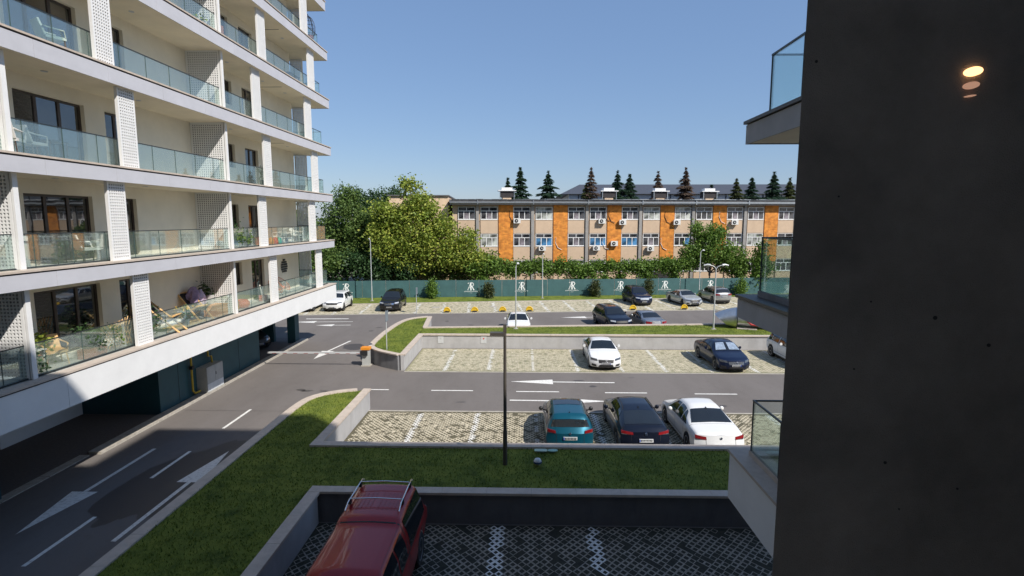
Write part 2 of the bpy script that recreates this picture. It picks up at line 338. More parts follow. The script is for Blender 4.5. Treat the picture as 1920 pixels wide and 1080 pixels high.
# ------------------------------------------------------------------ grid pavers
def lattice(name, x0, x1, y0f, y1f, lines, pm=None, dr=.015, px=.20, py=.115, deep=.045, jm=joint, hole=.52, lw=.17, ang=0.):
    """turf pavers: a rhombic lattice with a hole in every cell; y0f/y1f give the strip's edges as functions of x"""
    i = np.arange(int((x1 - x0) / px) + 1); ymin = min(y0f(x0), y0f(x1)); ymax = max(y1f(x0), y1f(x1)); j = np.arange(int((ymax - ymin) / py) + 1)
    I, J = np.meshgrid(i, j); X = (x0 + I * px + (J % 2) * px / 2).ravel(); Y = (ymin + J * py).ravel()
    lo = y0f(0) + (y0f(1) - y0f(0)) * X; hi = y1f(0) + (y1f(1) - y1f(0)) * X
    ok = (Y > lo + py) & (Y < hi - py) & (X < x1 - px / 2) & (X > x0 + px / 2); X, Y = X[ok], Y[ok]; n = len(X)
    h = hole * (1 + RNG.uniform(-.14, .10, n)); zt = RNG.normal(0, .003, n)
    drop = RNG.random(n) < dr; h = np.where(drop, .15, h)
    wl = np.zeros(n, bool)
    for lx, slope in lines: wl |= np.abs(X - (lx + slope * (Y - lo.min()))) < lw / 2
    h = np.where(wl, .44, h)
    # outer rhombus corners with an inner octagon-like hole (8 points)
    oc = np.array([(px / 2, 0), (0, py), (-px / 2, 0), (0, -py)]) * .985
    ic = np.array([(px * .40, 0), (0, py * .80), (-px * .40, 0), (0, -py * .80)])
    V = np.zeros((n, 12, 3))
    for k in range(4):
        V[:, k, 0] = X + oc[k, 0]; V[:, k, 1] = Y + oc[k, 1]; V[:, k, 2] = .006 + zt
        V[:, 4 + k, 0] = X + ic[k, 0] * h / .6; V[:, 4 + k, 1] = Y + ic[k, 1] * h / .6; V[:, 4 + k, 2] = .006 + zt
        V[:, 8 + k] = V[:, 4 + k]; V[:, 8 + k, 2] = -deep
    f = np.array([(k, (k + 1) % 4, 4 + (k + 1) % 4, 4 + k) for k in range(4)] + [(4 + k, 4 + (k + 1) % 4, 8 + (k + 1) % 4, 8 + k) for k in range(4)])
    F = (f[None] + (np.arange(n) * 12)[:, None, None]).reshape(-1, 4)
    mi = np.repeat(wl.astype(int), 8)
    me = npmesh(name, V.reshape(-1, 3), F, [pm or paver, paver_white], mi)
    o = obj('grid_pavers', me, kind='stuff')
    b = MB().quad([(x0, y0f(x0), .0035), (x1, y0f(x1), .0035), (x1, y1f(x1), .0035), (x0, y1f(x0), .0035)], jm).build('paver_bed', kind='structure')
    return o
def const(v): return lambda x: v
near_lines = [(-5.86 + 2.56 * k, 0) for k in range(1, 6)]
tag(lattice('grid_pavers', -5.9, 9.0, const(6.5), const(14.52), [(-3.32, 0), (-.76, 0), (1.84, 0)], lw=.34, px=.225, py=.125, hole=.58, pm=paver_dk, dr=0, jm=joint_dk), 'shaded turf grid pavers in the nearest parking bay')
tag(lattice('grid_pavers', -7.0, 24, const(17.95), const(23.7), [(-7.08 + 2.53 * k, 0) for k in range(1, 13)]), 'pale turf grid pavers in the middle parking bay')
tag(lattice('grid_pavers', -6.8, 26, const(30.3), const(35.85), [(-7.1 + 2.53 * k, 0) for k in range(1, 14)], jm=far_joint), 'pale turf grid pavers in the parking bay under the grey wall')
FR0 = lambda x: 50.6 + .098 * x
FR1 = lambda x: 57.6 + .14 * x
tag(lattice('grid_pavers', -40, 36, FR0, lambda x: FR0(x) + 6.6 + .03 * (x + 20), [(-29.8 + 2.5 * k, -.10) for k in range(1, 28)], px=.26, py=.16, hole=.45, jm=far_joint, lw=.26), 'cobble-like pavers in the far parking row')
# concrete edging of the bays
def edging(name, a, b, w=.12, h=.012, m=concrete):
    a, b = Vector(a), Vector(b); d = (b - a).normalized(); n = Vector((-d.y, d.x)) * w / 2
    return MB().prism([tuple(a + n), tuple(a - n), tuple(b - n), tuple(b + n)][::-1], -.05, h, m).build(name, kind='structure')
edging('bay_edging', (-7, 23.76), (24, 23.76)); edging('bay_edging', (-6.8, 30.22), (26, 30.22)); edging('bay_edging', (-40, FR0(-40) - .05), (36, FR0(36) - .05), .2)

# ------------------------------------------------------------------ planters: walls, coping, lawn
def offset_poly(pts, d, closed=False):
    P = [Vector(p) for p in pts]; out = []; n = len(P)
    for i, p in enumerate(P):
        a = P[i - 1] if (i > 0 or closed) else None; b = P[(i + 1) % n] if (i < n - 1 or closed) else None
        if a is None: t = (b - p).normalized(); out.append(p + Vector((-t.y, t.x)) * d); continue
        if b is None: t = (p - a).normalized(); out.append(p + Vector((-t.y, t.x)) * d); continue
        t1 = (p - a).normalized(); t2 = (b - p).normalized(); n1 = Vector((-t1.y, t1.x)); n2 = Vector((-t2.y, t2.x))
        m = (n1 + n2).normalized(); out.append(p + m * (d / max(.35, m.dot(n1))))
    return out
def ribbon(pts, d0, d1, z0, z1, m, mb=None):
    mb = mb or MB(); A = offset_poly(pts, d0); B = offset_poly(pts, d1); n = len(pts)
    vs = []
    for a, b in zip(A, B): vs += [(a.x, a.y, z0), (b.x, b.y, z0), (b.x, b.y, z1), (a.x, a.y, z1)]
    fs = [(0, 1, 2, 3), tuple(4 * (n - 1) + k for k in (3, 2, 1, 0))]
    for i in range(n - 1):
        for k in range(4): fs.append((4 * i + k, 4 * i + 4 + k, 4 * i + 4 + (k + 1) % 4, 4 * i + (k + 1) % 4))
    return mb.add(vs, fs, m)
def smooth_path(pts, it=2):
    for _ in range(it):
        q = [pts[0]]
        for a, b in zip(pts, pts[1:]):
            q += [(a[0] * .75 + b[0] * .25, a[1] * .75 + b[1] * .25), (a[0] * .25 + b[0] * .75, a[1] * .25 + b[1] * .75)]
        pts = q + [pts[-1]]
    return pts
def retaining(label, path, zt=.95, m=wall_grey, side=0, wallw=.2, copw=.34):
    t = thing('planter_wall', label, 'low wall', (path[0][0], path[0][1], 0))
    ribbon(path, -wallw / 2, wallw / 2, 0, zt - .07, m).build('wall', t)
    # coping stones about 1.2 m long
    L = [0]
    for a, b in zip(path, path[1:]): L.append(L[-1] + math.dist(a, b))
    tot = L[-1]; n = max(1, round(tot / 1.25)); cuts = [tot * i / n for i in range(n + 1)]
    def at(s):
        for i in range(len(L) - 1):
            if s <= L[i + 1] + 1e-6:
                u = (s - L[i]) / max(1e-6, L[i + 1] - L[i]); return tuple(path[i][k] + (path[i + 1][k] - path[i][k]) * u for k in (0, 1))
        return path[-1]
    for s0, s1 in zip(cuts, cuts[1:]):
        sub = [at(s0 + .003)] + [path[i] for i in range(len(path)) if s0 + .02 < L[i] < s1 - .02] + [at(s1 - .003)]
        ribbon(sub, -copw / 2, copw / 2, zt - .07 + .0, zt + random.uniform(-.0015, .0015), coping_m).build('coping_stone', t)
    return t
# near planter
edge_w = smooth_path([(-9.4, -4), (-9.4, 19.2), (-9.42, 21.6), (-9.25, 23.0), (-8.3, 23.75), (-7.55, 24.0)], 2)
retaining('long curved stone-capped kerb wall between the left lane and the lawn', edge_w, .92)
retaining('stone-capped wall between the lawn point and the middle bay', [(-7.1, 24.02), (-7.1, 17.9)], .95)
retaining('stone-capped wall running behind the teal, dark and white parked cars', [(-7.28, 17.87), (24, 17.87)], .95)
retaining('stone-capped grey wall beside the red pickup', [(-5.9, 2), (-5.9, 14.5)], .95)
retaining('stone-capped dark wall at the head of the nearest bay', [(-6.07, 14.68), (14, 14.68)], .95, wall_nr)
# far island (curved nose) and strip behind the grey wall
nose = smooth_path([(-7.65, 42.9), (-8.75, 42.25), (-9.3, 40.9), (-9.55, 37.1), (-9.45, 33.6), (-9.3, 32.4), (-8.6, 31.5), (-7.85, 30.95), (-7.15, 30.5)], 2)
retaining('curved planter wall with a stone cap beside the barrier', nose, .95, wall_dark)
retaining('pale wall at the left end of the bay under the island lawn', [(-6.95, 30.45), (-6.95, 36.0)], .95)
retaining('long pale grey wall with stone cap behind the white and dark blue cars', [(-7.12, 36.1), (27, 36.1)], .95)
retaining('short stone cap at the far right edge of the island lawn', [(-7.5, 42.9), (-7.1, 38.55)], .95)
retaining('far stone kerb behind the lawn strip with the lamp posts', [(-7.2, 38.45), (27, 41.3)], .95)

def grass_area(label, polys, z, n, name='lawn'):
    mb = MB()
    for p in polys: mb.quad([(x, y, z) for x, y in p], lawn)
    mb.build('lawn', kind='structure')
    V = []; cnt = 0
    for p in polys:
        P = np.array(p); x0, y0 = P.min(0); x1, y1 = P.max(0); q = RNG.uniform((x0, y0), (x1, y1), (int(n * (x1 - x0) * (y1 - y0)), 2))
        ins = np.zeros(len(q), bool); j = len(P) - 1
        for i in range(len(P)):
            c = ((P[i, 1] > q[:, 1]) != (P[j, 1] > q[:, 1])) & (q[:, 0] < (P[j, 0] - P[i, 0]) * (q[:, 1] - P[i, 1]) / (P[j, 1] - P[i, 1] + 1e-9) + P[i, 0]); ins ^= c; j = i
        V.append(q[ins])
    q = np.vstack(V); n = len(q); a = RNG.uniform(0, PI, n); w = RNG.uniform(.006, .018, n); h = RNG.uniform(.03, .075, n)
    dx, dy = np.cos(a) * w, np.sin(a) * w; lx, ly = RNG.normal(0, .022, n), RNG.normal(0, .022, n)
    T = np.zeros((n, 3, 3)); T[:, 0] = np.c_[q[:, 0] - dx, q[:, 1] - dy, np.full(n, z)]; T[:, 1] = np.c_[q[:, 0] + dx, q[:, 1] + dy, np.full(n, z)]
    T[:, 2] = np.c_[q[:, 0] + lx, q[:, 1] + ly, z + h]
    o = obj('grass', npmesh('grass', T.reshape(-1, 3), np.arange(3 * n).reshape(-1, 3), [blade_m]), kind='stuff'); tag(o, label, 'grass'); return o
near_poly = [tuple(p) for p in offset_poly(edge_w, -.12)] + [(-7.2, 24.0), (-7.2, 17.75), (24, 17.75), (24, 14.8), (-6.0, 14.8), (-6.0, -4)]
grass_area('mown lawn around the nearest bay, mostly in shade', [near_poly], .875, 260)
isl = [tuple(p) for p in offset_poly(nose, .12)] + [(-7.05, 36.2), (-7.2, 38.5), (-7.5, 42.8)]
grass_area('sunny lawn on the curved island behind the barrier', [isl[::-1], [(-7.15, 36.2), (27, 36.2), (27, 41.2), (-7.15, 38.4)]], .885, 150)
# verge in front of the fence
FN = lambda x: 61.2 + .10 * x
vg = [(-40, FR1(-40) - .5), (36, FR1(36)), (36, FN(36)), (-40, FN(-40))]
grass_area('narrow grass verge in front of the green fence', [vg], .05, 30)
edging('verge_kerb', (-40, FR1(-40) - .55), (36, FR1(36) - .05), .15, .11)

# ------------------------------------------------------------------ left kerb
for i in range(12):
    y0 = 18.9 + i * 1.62; MB().box((-15.93, y0, -.02), (-15.46, y0 + 1.6, .11 + random.uniform(-.003, .003)), concrete).build('kerb_stone', kind='structure')
for i in range(3): MB().box((-16.15, 13.7 + i * 1.7, -.02), (-15.8, 15.37 + i * 1.7, .03), concrete).build('kerb_stone', kind='structure')
drive = mat('dark drive paving', (.12, .105, .098), .9, .2, 12, .3)
MB().quad([(-40, -6, .003), (-16.0, -6, .003), (-16.0, 39, .003), (-40, 39, .003)], drive).build('garage_floor', kind='structure')

# ------------------------------------------------------------------ left apartment building
BX = -13.2; YN = 38.0
LV = [4.15, 7.18, 10.26, 13.42, 16.55, 19.62, 22.8]      # slab tops
TH = [1.02, .50, .50, .55, .58, .56, .60]
bl = thing('apartment_building', 'white modern apartment block with glass balconies and perforated screens', 'building', (-14, 20, 0))
YS = -22.0
floor_off = .10
for k, (zt, th) in enumerate(zip(LV, TH)):
    zb = zt - th
    s = MB(); s.box((-34, YS, zb), (BX - .03, YN - .03, zt - .06), soffit_m); s.build('slab', bl)
    f = MB(); f.box((-34, YS, zt - .058), (BX - .34, YN - .34, zt - .02), balc_floor); f.build('balcony_floor', bl)
    cp = MB(); cp.box((BX - .32, YS, zt - .055), (BX + .035, YN + .035, zt), coping_m); cp.box((-34, YN - .32, zt - .055), (BX - .325, YN + .035, zt), coping_m); cp.build('slab_coping', bl)
    g = MB(); g.box((BX - .03, YS, zt - .10), (BX - .008, YN - .01, zt - .057), dark_gap); g.box((-34, YN - .03, zt - .10), (BX - .035, YN - .008, zt - .057), dark_gap); g.build('drip_gap', bl)
    fm = white_f if k == 0 else lavender; step = 2.67 if k else 11.4
    y = 15.165 + (2.67 * 8 if k else 22.8)
    y1 = YN
    ys = sorted([YN] + [15.165 + step * i for i in range(-14, 9) if YS < 15.165 + step * i < YN - .3] + [YS])
    pm = {}
    for a, b in zip(ys, ys[1:]):
        MB().box((BX - .03, a + .005, zb - .02), (BX + .0, b - .005, zt - .102), fm).build('fascia_panel', bl)
    MB().box((-34, YN - .03, zb - .02), (BX - .033, YN, zt - .102), fm).build('fascia_panel', bl)
XW = -15.1; YC = 36.4
OPEN = [(7.0, 11.4, .04, 2.14, 4), (16.45, 19.12, .04, 2.14, 3), (20.05, 21.32, .04, 2.14, 2), (28.25, 29.0, .95, 2.14, 1), (30.05, 31.5, .04, 2.14, 2)]
def wall_x(x, y0, y1, z0, z1, opens, m, t=.24):
    """wall in the plane X=x facing +X with rectangular openings (a,b,za,zb absolute)"""
    mb = MB(); ys = [y0]
    for a, b, za, zb in sorted(opens):
        mb.box((x - t, ys[-1], z0), (x, a, z1), m); mb.box((x - t, a, zb), (x, b, z1), m)
        if za > z0 + .01: mb.box((x - t, a, z0), (x, b, za), m)
        ys.append(b)
    mb.box((x - t, ys[-1], z0), (x, y1, z1), m); return mb
def window_x(parent, x, a, b, za, zb, n, label=None):
    """framed window, glass facing +X, built at world coordinates"""
    f = MB(); t = .075
    f.box((x - .07, a, za), (x, b, za + t), frame_b); f.box((x - .07, a, zb - t), (x, b, zb), frame_b)
    w = (b - a) / n
    for i in range(n + 1):
        y = a + i * w; tt = t if i in (0, n) else .055
        lo, hi = (y, y + t) if i == 0 else ((y - t, y) if i == n else (y - tt, y + tt)); f.box((x - .068, lo, za + t), (x + .002, hi, zb - t), frame_b)
    fo = f.build('window', parent)
    for i in range(n):
        g = MB().box((x - .045, a + i * w + (t if i == 0 else .055), za + t), (x - .03, a + (i + 1) * w - (t if i == n - 1 else .055), zb - t), winglass); g.build('pane', fo)
    return fo
wall_tops = [LV[i + 1] - TH[i + 1] for i in range(6)]
for k in range(6):
    z0, z1 = LV[k] - .05, wall_tops[k]
    op = [(a, b, z0 + .04 if za < .1 else LV[k] + za, LV[k] + zb) for a, b, za, zb, n in OPEN]
    wm = wall_x(XW, YS, YC, z0, z1, op, cream)
    wm.box((-34, YC - .24, z0), (XW - .24, YC, z1), cream); wm.build('facade_wall', bl)
    for (a, b, za, zb, n), q in zip(OPEN, op): window_x(bl, XW - .14, a, b, q[2], q[3], n)
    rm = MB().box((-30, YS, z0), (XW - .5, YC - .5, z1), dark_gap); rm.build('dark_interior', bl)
# perforated screens with real holes
def perf(name, w, h, px, r, border, t=.05, two=True, frame=.0):
    """plate in the local XZ plane (x across 0..w, z 0..h), y thickness t, square-ish holes"""
    nx = max(1, int((w - 2 * border) / px)); nz = max(1, int((h - 2 * border) / px)); bx = (w - nx * px) / 2; bz = (h - nz * px) / 2
    I, J = np.meshgrid(np.arange(nx), np.arange(nz)); cx = (bx + (I + .5) * px).ravel(); cz = (bz + (J + .5) * px).ravel(); n = len(cx)
    o = np.array([(-1, -1), (1, -1), (1, 1), (-1, 1)]) * px / 2; c = np.array([(-1, -1), (1, -1), (1, 1), (-1, 1)]) * r
    V = np.zeros((n, 12, 3))
    for k in range(4):
        V[:, k] = np.c_[cx + o[k, 0], np.zeros(n), cz + o[k, 1]]; V[:, 4 + k] = np.c_[cx + c[k, 0], np.zeros(n), cz + c[k, 1]]; V[:, 8 + k] = np.c_[cx + c[k, 0], np.full(n, t), cz + c[k, 1]]
    f = np.array([(k, (k + 1) % 4, 4 + (k + 1) % 4, 4 + k) for k in range(4)] + [(4 + k, 4 + (k + 1) % 4, 8 + (k + 1) % 4, 8 + k) for k in range(4)])
    F = (f[None] + (np.arange(n) * 12)[:, None, None]).reshape(-1, 4); V = V.reshape(-1, 3)
    vs = [tuple(v) for v in V]; fs = [tuple(x) for x in F]
    def bord(y):
        k = len(vs); P = [(0, 0), (w, 0), (w, h), (0, h), (bx, bz), (w - bx, bz), (w - bx, h - bz), (bx, h - bz)]
        vs.extend([(a, y, b) for a, b in P]); return [tuple(k + i for i in q) for q in ((0, 1, 5, 4), (1, 2, 6, 5), (2, 3, 7, 6), (3, 0, 4, 7))]
    fs += bord(0)
    if two:      # the back skin
        k = len(vs); B = V.copy().reshape(n, 12, 3)[:, :8]; B[:, :, 1] = t; vs += [tuple(v) for v in B.reshape(-1, 3)]
        f2 = np.array([(4 + j, 4 + (j + 1) % 4, (j + 1) % 4, j) for j in range(4)]); fs += [tuple(x) for x in (f2[None] + (np.arange(n) * 8)[:, None, None] + k).reshape(-1, 4)]; fs += bord(t)
    k = len(vs); vs += [(0, 0, 0), (w, 0, 0), (w, 0, h), (0, 0, h), (0, t, 0), (w, t, 0), (w, t, h), (0, t, h)]
    fs += [(k, k + 1, k + 5, k + 4), (k + 1, k + 2, k + 6, k + 5), (k + 2, k + 3, k + 7, k + 6), (k + 3, k, k + 4, k + 7)]
    me = bpy.data.meshes.new(name); me.from_pydata(vs, [], fs); me.materials.append(white_p); me.update(); return me
BO = Vector((-14, 20, 0))
PM = {}
for k in range(6):
    z0 = LV[k]; h = wall_tops[k] - z0 - .005; hk = round(h, 2)
    if hk not in PM:
        PM[hk] = (perf('perforated_screen', .80, h, .098, .030, .02, .10), perf('perforated_fin', 1.5, h, .098, .027, .03, .04, two=False), perf('perforated_screen', .95, h, .098, .030, .02, .10))
    a, bfin, c = PM[hk]
    odd = (k % 2 == 0)
    for y in ((18.45, 28.68) if odd else (17.65, 27.82)):
        obj('perforated_screen', a, bl, Vector((-13.42, y, z0 + .002)) - BO, R(90))
    obj('perforated_screen', c, bl, Vector((-13.42, 35.18 if odd else 34.38, z0 + .002)) - BO, R(90))
    obj('perforated_screen', a, bl, Vector((-13.42, 5.9 if odd else 6.7, z0 + .002)) - BO, R(90))
    obj('perforated_screen', a, bl, Vector((-15.55, YN - .4, z0 + .002)) - BO, 0)
    for y in (25.2, 14.45, 2.0):
        # dividing fin: perforated skin in front of a solid core, white end post
        obj('perforated_fin', bfin, bl, Vector((-15.09, y - .03, z0 + .002)) - BO, 0)
        MB().box((-15.09, y + .015, z0 + .002), (-13.56, y + .03, wall_tops[k] - .003), dark_gap).build('fin_hole_shade', bl); MB().box((-15.09, y + .033, z0 + .002), (-13.56, y + .12, wall_tops[k] - .003), cream).build('fin_core', bl)  # dark sheet added behind the skin so its holes read as shade
        MB().box((-13.555, y - .032, z0 + .002), (-13.49, y + .12, wall_tops[k] - .003), white_p).build('fin_post', bl)
# glass railings
RH = 1.03; pane_me = {}
for k in range(6):
    z0 = LV[k]; yy = 37.58; n = 0
    g = pane_box((0, 0, 0), (.014, 1.315, RH - .12)).mesh('glass_panel')
    rail = MB(); rail.box((-13.69, -2, z0 + RH - .1), (-13.655, 37.6, z0 + RH - .072), rail_m); rail.box((-17.5, 37.565, z0 + RH - .1), (-13.695, 37.6, z0 + RH - .072), rail_m)
    rail.box((-13.72, -2, z0 + .001), (-13.63, 37.62, z0 + .035), rail_m); ro = rail.build('railing', bl)
    while yy > 3:
        obj('glass_panel', g, ro, Vector((-13.68, yy - 1.31, z0 + .036)) - BO, 0); yy -= 1.325
    g2 = pane_box((0, 0, 0), (1.25, .014, RH - .12), thin=1).mesh('glass_panel')
    for i in range(3): obj('glass_panel', g2, ro, Vector((-14.94 - i * 1.27, 37.57, z0 + .036)) - BO, 0)
# downlights and soffit grooves
for k in range(1, 7):
    zs = LV[k] - TH[k]
    for y in (16.6, 20.6, 27.0, 30.6, 33.4): MB().lathe([(.09, -.012), (.09, 0)], (-14.2, y, zs - .001), lavender, 14).build('downlight', bl)
    MB().box((-14.95, 31.9, zs - .008), (-13.75, 31.96, zs - .001), frame_b).build('soffit_groove', bl)
# ground floor: teal volumes, garage depth
gb = MB(); gb.box((-20, 23.05, 0), (-16, 32.2, 3.128), teal_w); gb.build('teal_volume', bl)
MB().box((-34, -10, 0), (-16, 15.6, 3.128), teal_w).build('teal_volume', bl)
MB().box((-16.5, 37.3, 0), (-15.95, 37.98, 3.128), teal_w).build('teal_volume', bl)
MB().box((-30, 19.2, 0), (-19.5, 23.04, 3.127), white_f).build('garage_wall', bl)
MB().box((-30, 32.21, 0), (-22, 37.9, 3.127), teal_w).build('garage_wall', bl)
MB().box((-30, 37.6, 0), (-17.6, 37.9, 3.127), teal_w).build('garage_wall', bl)
MB().box((-19.9, 18.4, 0), (-19.5, 18.9, 3.127), white_f).build('garage_pillar', bl)
for y in (24.4, 27.1, 29.8): MB().box((-16.0, y, .01), (-15.992, y + .015, 3.12), dark_gap).build('cladding_joint', bl)

# ------------------------------------------------------------------ the wing at right and the block the picture is taken from
rb = thing('apartment_wing', 'balconies and dark wall of the near apartment wing at right', 'building', (6, 8, 0))
RX = 4.06; RYN = 10.5
for zt, th, m in ((4.02, .98, wall_grey), (7.10, .42, wall_grey), (10.30, .40, wall_grey)):
    MB().box((RX + .03, -1.0, zt - th), (16, RYN - .03, zt - .06), soffit_m).build('slab', rb)
    MB().box((RX, 2.8, zt - th - .015), (RX + .03, RYN, zt - .075), white_f if zt < 5 else m).build('fascia_panel', rb)
    MB().box((RX + .033, RYN - .03, zt - th - .015), (16, RYN, zt - .075), m).build('fascia_panel', rb)
    MB().box((RX - .04, 2.8, zt - .055), (RX + .33, RYN + .04, zt), pole_dark if zt > 5 else coping_m).build('slab_coping', rb)
    MB().box((RX + .333, RYN - .3, zt - .055), (16, RYN + .04, zt), pole_dark if zt > 5 else coping_m).build('slab_coping', rb)
    r = MB(); gx = 4.33; zg = zt + .10
    r.box((gx, 3, zt + 1.07), (gx + .03, RYN - .28, zt + 1.1), rail_m); r.box((gx + .033, RYN - .31, zt + 1.07), (6.3, RYN - .28, zt + 1.1), rail_m)
    r.box((gx - .01, 3, zt + .001), (gx + .06, RYN - .26, zt + .1), coping_m if zt < 5 else wall_dark); r.box((gx, RYN - .31, zt + .1), (gx + .012, RYN - .298, zt + 1.07), rail_m); r.box((gx, 9.05, zt + .1), (gx + .012, 9.065, zt + 1.07), rail_m)
    ro = r.build('railing', rb)
    yy = RYN - .31
    for i in range(5): pane_box((gx + .013, yy - 1.2, zg), (gx + .025, yy, zt + 1.07)).build('glass_panel', ro); yy -= 1.21
    pane_box((gx + .02, RYN - .30, zg), (6.2, RYN - .288, zt + 1.07), thin=1).build('glass_panel', ro)
MB().box((5.9, -.9, 0), (16, 8.8, 11.4), wall_grey).build('facade_wall', rb)
MB().box((4.75, 2.9, 0), (5.88, 8.6, 3.03), teal_w).build('teal_volume', rb)
# dark screen wall in the foreground
dw = thing('dark_wall', 'dark grey-brown rendered wall filling the right side of the view', 'wall', (3, 2.5, 0))
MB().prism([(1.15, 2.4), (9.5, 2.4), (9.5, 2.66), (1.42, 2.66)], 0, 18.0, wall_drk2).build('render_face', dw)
for i, (x, z, r_) in enumerate(((1.20, 9.15, .006), (1.78, 8.08, .009), (2.02, 7.96, .008), (1.50, 8.15, .004), (1.62, 7.42, .007), (1.45, 7.85, .004), (1.95, 7.3, .005), (1.33, 8.6, .004), (2.1, 8.7, .005), (1.7, 7.2, .004))):
    MB().lathe([(r_, -.003), (r_, 0)], (x, 2.399, z), dark_gap, 9, 'y').build('pit_mark', dw)
reflex_glow = mat('warm reflection glow', (1.0, .55, .24), .4, .05, emit=1.9)  # glowing ovals stand in for ceiling lights mirrored in a window pane
reflex_dim = mat('dim warm reflection glow', (.55, .30, .20), .4, .05, emit=.55)
wl = thing('window_reflection', 'small warm glowing oval imitating a window reflection of a ceiling light, two fainter ones below', 'reflection', (1.83, 2.38, 9.09))
def oval(cx, cz, a, b, rot, m, name, y=2.386):
    P = []
    for i in range(24):
        t = 2 * PI * i / 24; x, z = a * math.cos(t), b * math.sin(t); P.append((cx + x * math.cos(rot) - z * math.sin(rot), cz + x * math.sin(rot) + z * math.cos(rot)))
    mb = MB(); n = 24; mb.add([(x, y, z) for x, z in P] + [(x, y + .012, z) for x, z in P], [tuple(range(n)), tuple(range(2 * n - 1, n - 1, -1))] + [(i, n + i, n + (i + 1) % n, (i + 1) % n) for i in range(n)], m)
    mb.build(name, wl)
oval(1.835, 9.105, .036, .018, .16, reflex_glow, 'bright_reflection'); oval(1.832, 9.050, .031, .014, .16, reflex_dim, 'dim_reflection'); oval(1.832, 9.008, .022, .0035, .12, reflex_dim, 'thin_reflection')
# the block itself stands behind the camera and throws the long shadow
cb = thing('apartment_block', 'tall apartment block behind the viewpoint that shades the lower lot', 'building', (0, -8, 0))
MB().box((8.9, -14, 0), (15.0, -.15, 30.8), cream).build('tower', cb); MB().box((15.05, -14, 0), (48, -.9, 28.0), cream).build('east_wing', cb); MB().box((-40, -14, 0), (8.85, -.15, 25.9), cream).build('west_wing', cb)

# ------------------------------------------------------------------ school
KA = math.atan(.1); sc = thing('school_building', 'long three-storey beige building with orange brick strips and many windows', 'building', (0, 68, 0), KA)
def sb(name, a, b, m, parent=None): return MB().box(a, b, m).build(name, parent or sc, world=False)
XL, XR = -8.82, 48
sb('wall', (XL, .1, 0), (XR, 12, 10.35), school_wall)
for z in (2.0,): pass
pw = MB()    # window band recess backs
rows = [(8.60, 10.15), (5.35, 6.90), (2.10, 3.65)]
C0 = -2.33; P = 6.74
frame_w = mat('white pvc frame', (.72, .72, .72), .5, .05); conc_p = layer_dirt(mat('grey concrete strip', (.30, .29, .28), .85, .1, 3), 2, .45, .7, .4, (.5, .5, .5), (1, 1, .2))
def win_mesh(w, h):
    f = MB(); t = .07
    f.box((0, -.02, 0), (w, .05, t), frame_w); f.box((0, -.02, h - t), (w, .05, h), frame_w); f.box((0, -.02, t), (t, .05, h - t), frame_w); f.box((w - t, -.02, t), (w, .05, h - t), frame_w)
    zt = h * .68; f.box((t, -.018, zt - .05), (w - t, .048, zt + .03), frame_w)
    for x in (w * .335, w * .665): f.box((x - .045, -.016, t), (x + .045, .046, zt - .05), frame_w)
    f.box((w / 2 - .035, -.016, zt + .03), (w / 2 + .035, .046, h - t), frame_w); f.box((-.04, -.08, -.05), (w + .04, -.021, .0), frame_w)
    cells = [(t, w * .335 - .045, t, zt - .05), (w * .335 + .045, w * .665 - .045, t, zt - .05), (w * .665 + .045, w - t, t, zt - .05), (t, w / 2 - .035, zt + .03, h - t), (w / 2 + .035, w - t, zt + .03, h - t)]
    return f.mesh('window'), cells
wm, cells = win_mesh(2.06, 1.52)
gm = {}
for gi, gmat in enumerate((schoolglass, schoolglass_c, schoolglass_b, schoolglass_g)):
    gm[gi] = [MB().box((c[0], .01, c[2]), (c[1], .02, c[3]), gmat).mesh('pane') for c in cells]
brks = []
for i in range(-1, 8):
    c = C0 + P * i
    if c > -4:
        sb('brick_strip', (c - .87, -.06, 3.32), (c + .87, .1, 10.35), brick_o)
    if c + 3.2 < XL: continue
    for side, x in ((0, c + .93), (1, c + 3.66)):
        if x < XL + .4: continue
        for ri, (z0, z1) in enumerate(rows):
            w = obj('window', wm, sc, (x, -.0, z0)); pat = random.Random(i * 7 + side * 3 + ri)
            special = {(0, 1, 1): 2, (1, 1, 1): 2, (2, 0, 1): 2, (0, 1, 0): 1, (3, 0, 0): 1, (2, 1, 0): 1, (-1, 1, 1): 1, (4, 1, 1): 1}.get((i, side, ri))
            for ci in range(5):
                gsel = 0
                if special is not None: gsel = special if (ci < 3 or special == 1) else 0
                elif ci == 1 and pat.random() < .6: gsel = 3
                elif ci == 2 and pat.random() < .25: gsel = 2 if ri == 1 else 0
                obj('pane', gm[gsel][ci], w)
            sb('spandrel', (x - .02, -.03, z0 - 1.75), (x + 2.08, .1, z0 - .055), school_wall)
            sb('window_head', (x - .02, -.04, z1 + .0), (x + 2.08, .1, z1 + .04), conc_p)
    px_ = c + 3.28
    if px_ > XL: MB().box((px_ - .19, -.20, 0), (px_ + .17, .1, 10.35), conc_p).build('pier', sc, world=False)
# eaves
e = MB(); e.box((XL - .3, -.75, 10.36), (XR, 12.4, 10.62), conc_p); e.build('eaves', sc, world=False)
sb('gutter', (XL - .3, -.92, 10.55), (XR, -.753, 10.72), metal_g)
rf = mat('bitumen roof', (.10, .10, .105), .8, .3, 2, .2); sb('roof', (XL - .35, -.7, 10.622), (XR, 12.5, 10.98), rf)
for i in range(60):
    x = XL + i * .95; sb('roof_sheet', (x, -.82, 10.985), (x + .9, -.2, 11.0 + random.uniform(0, .07)), metal_g)
for i in range(12):
    sb('downpipe_bracket', (C0 + P * (i - 1) + 3.22, -.95, 10.4), (C0 + P * (i - 1) + 3.34, -.76, 10.9), metal_g) if C0 + P * (i - 1) + 3.2 > XL and C0 + P * (i - 1) < 44 else None
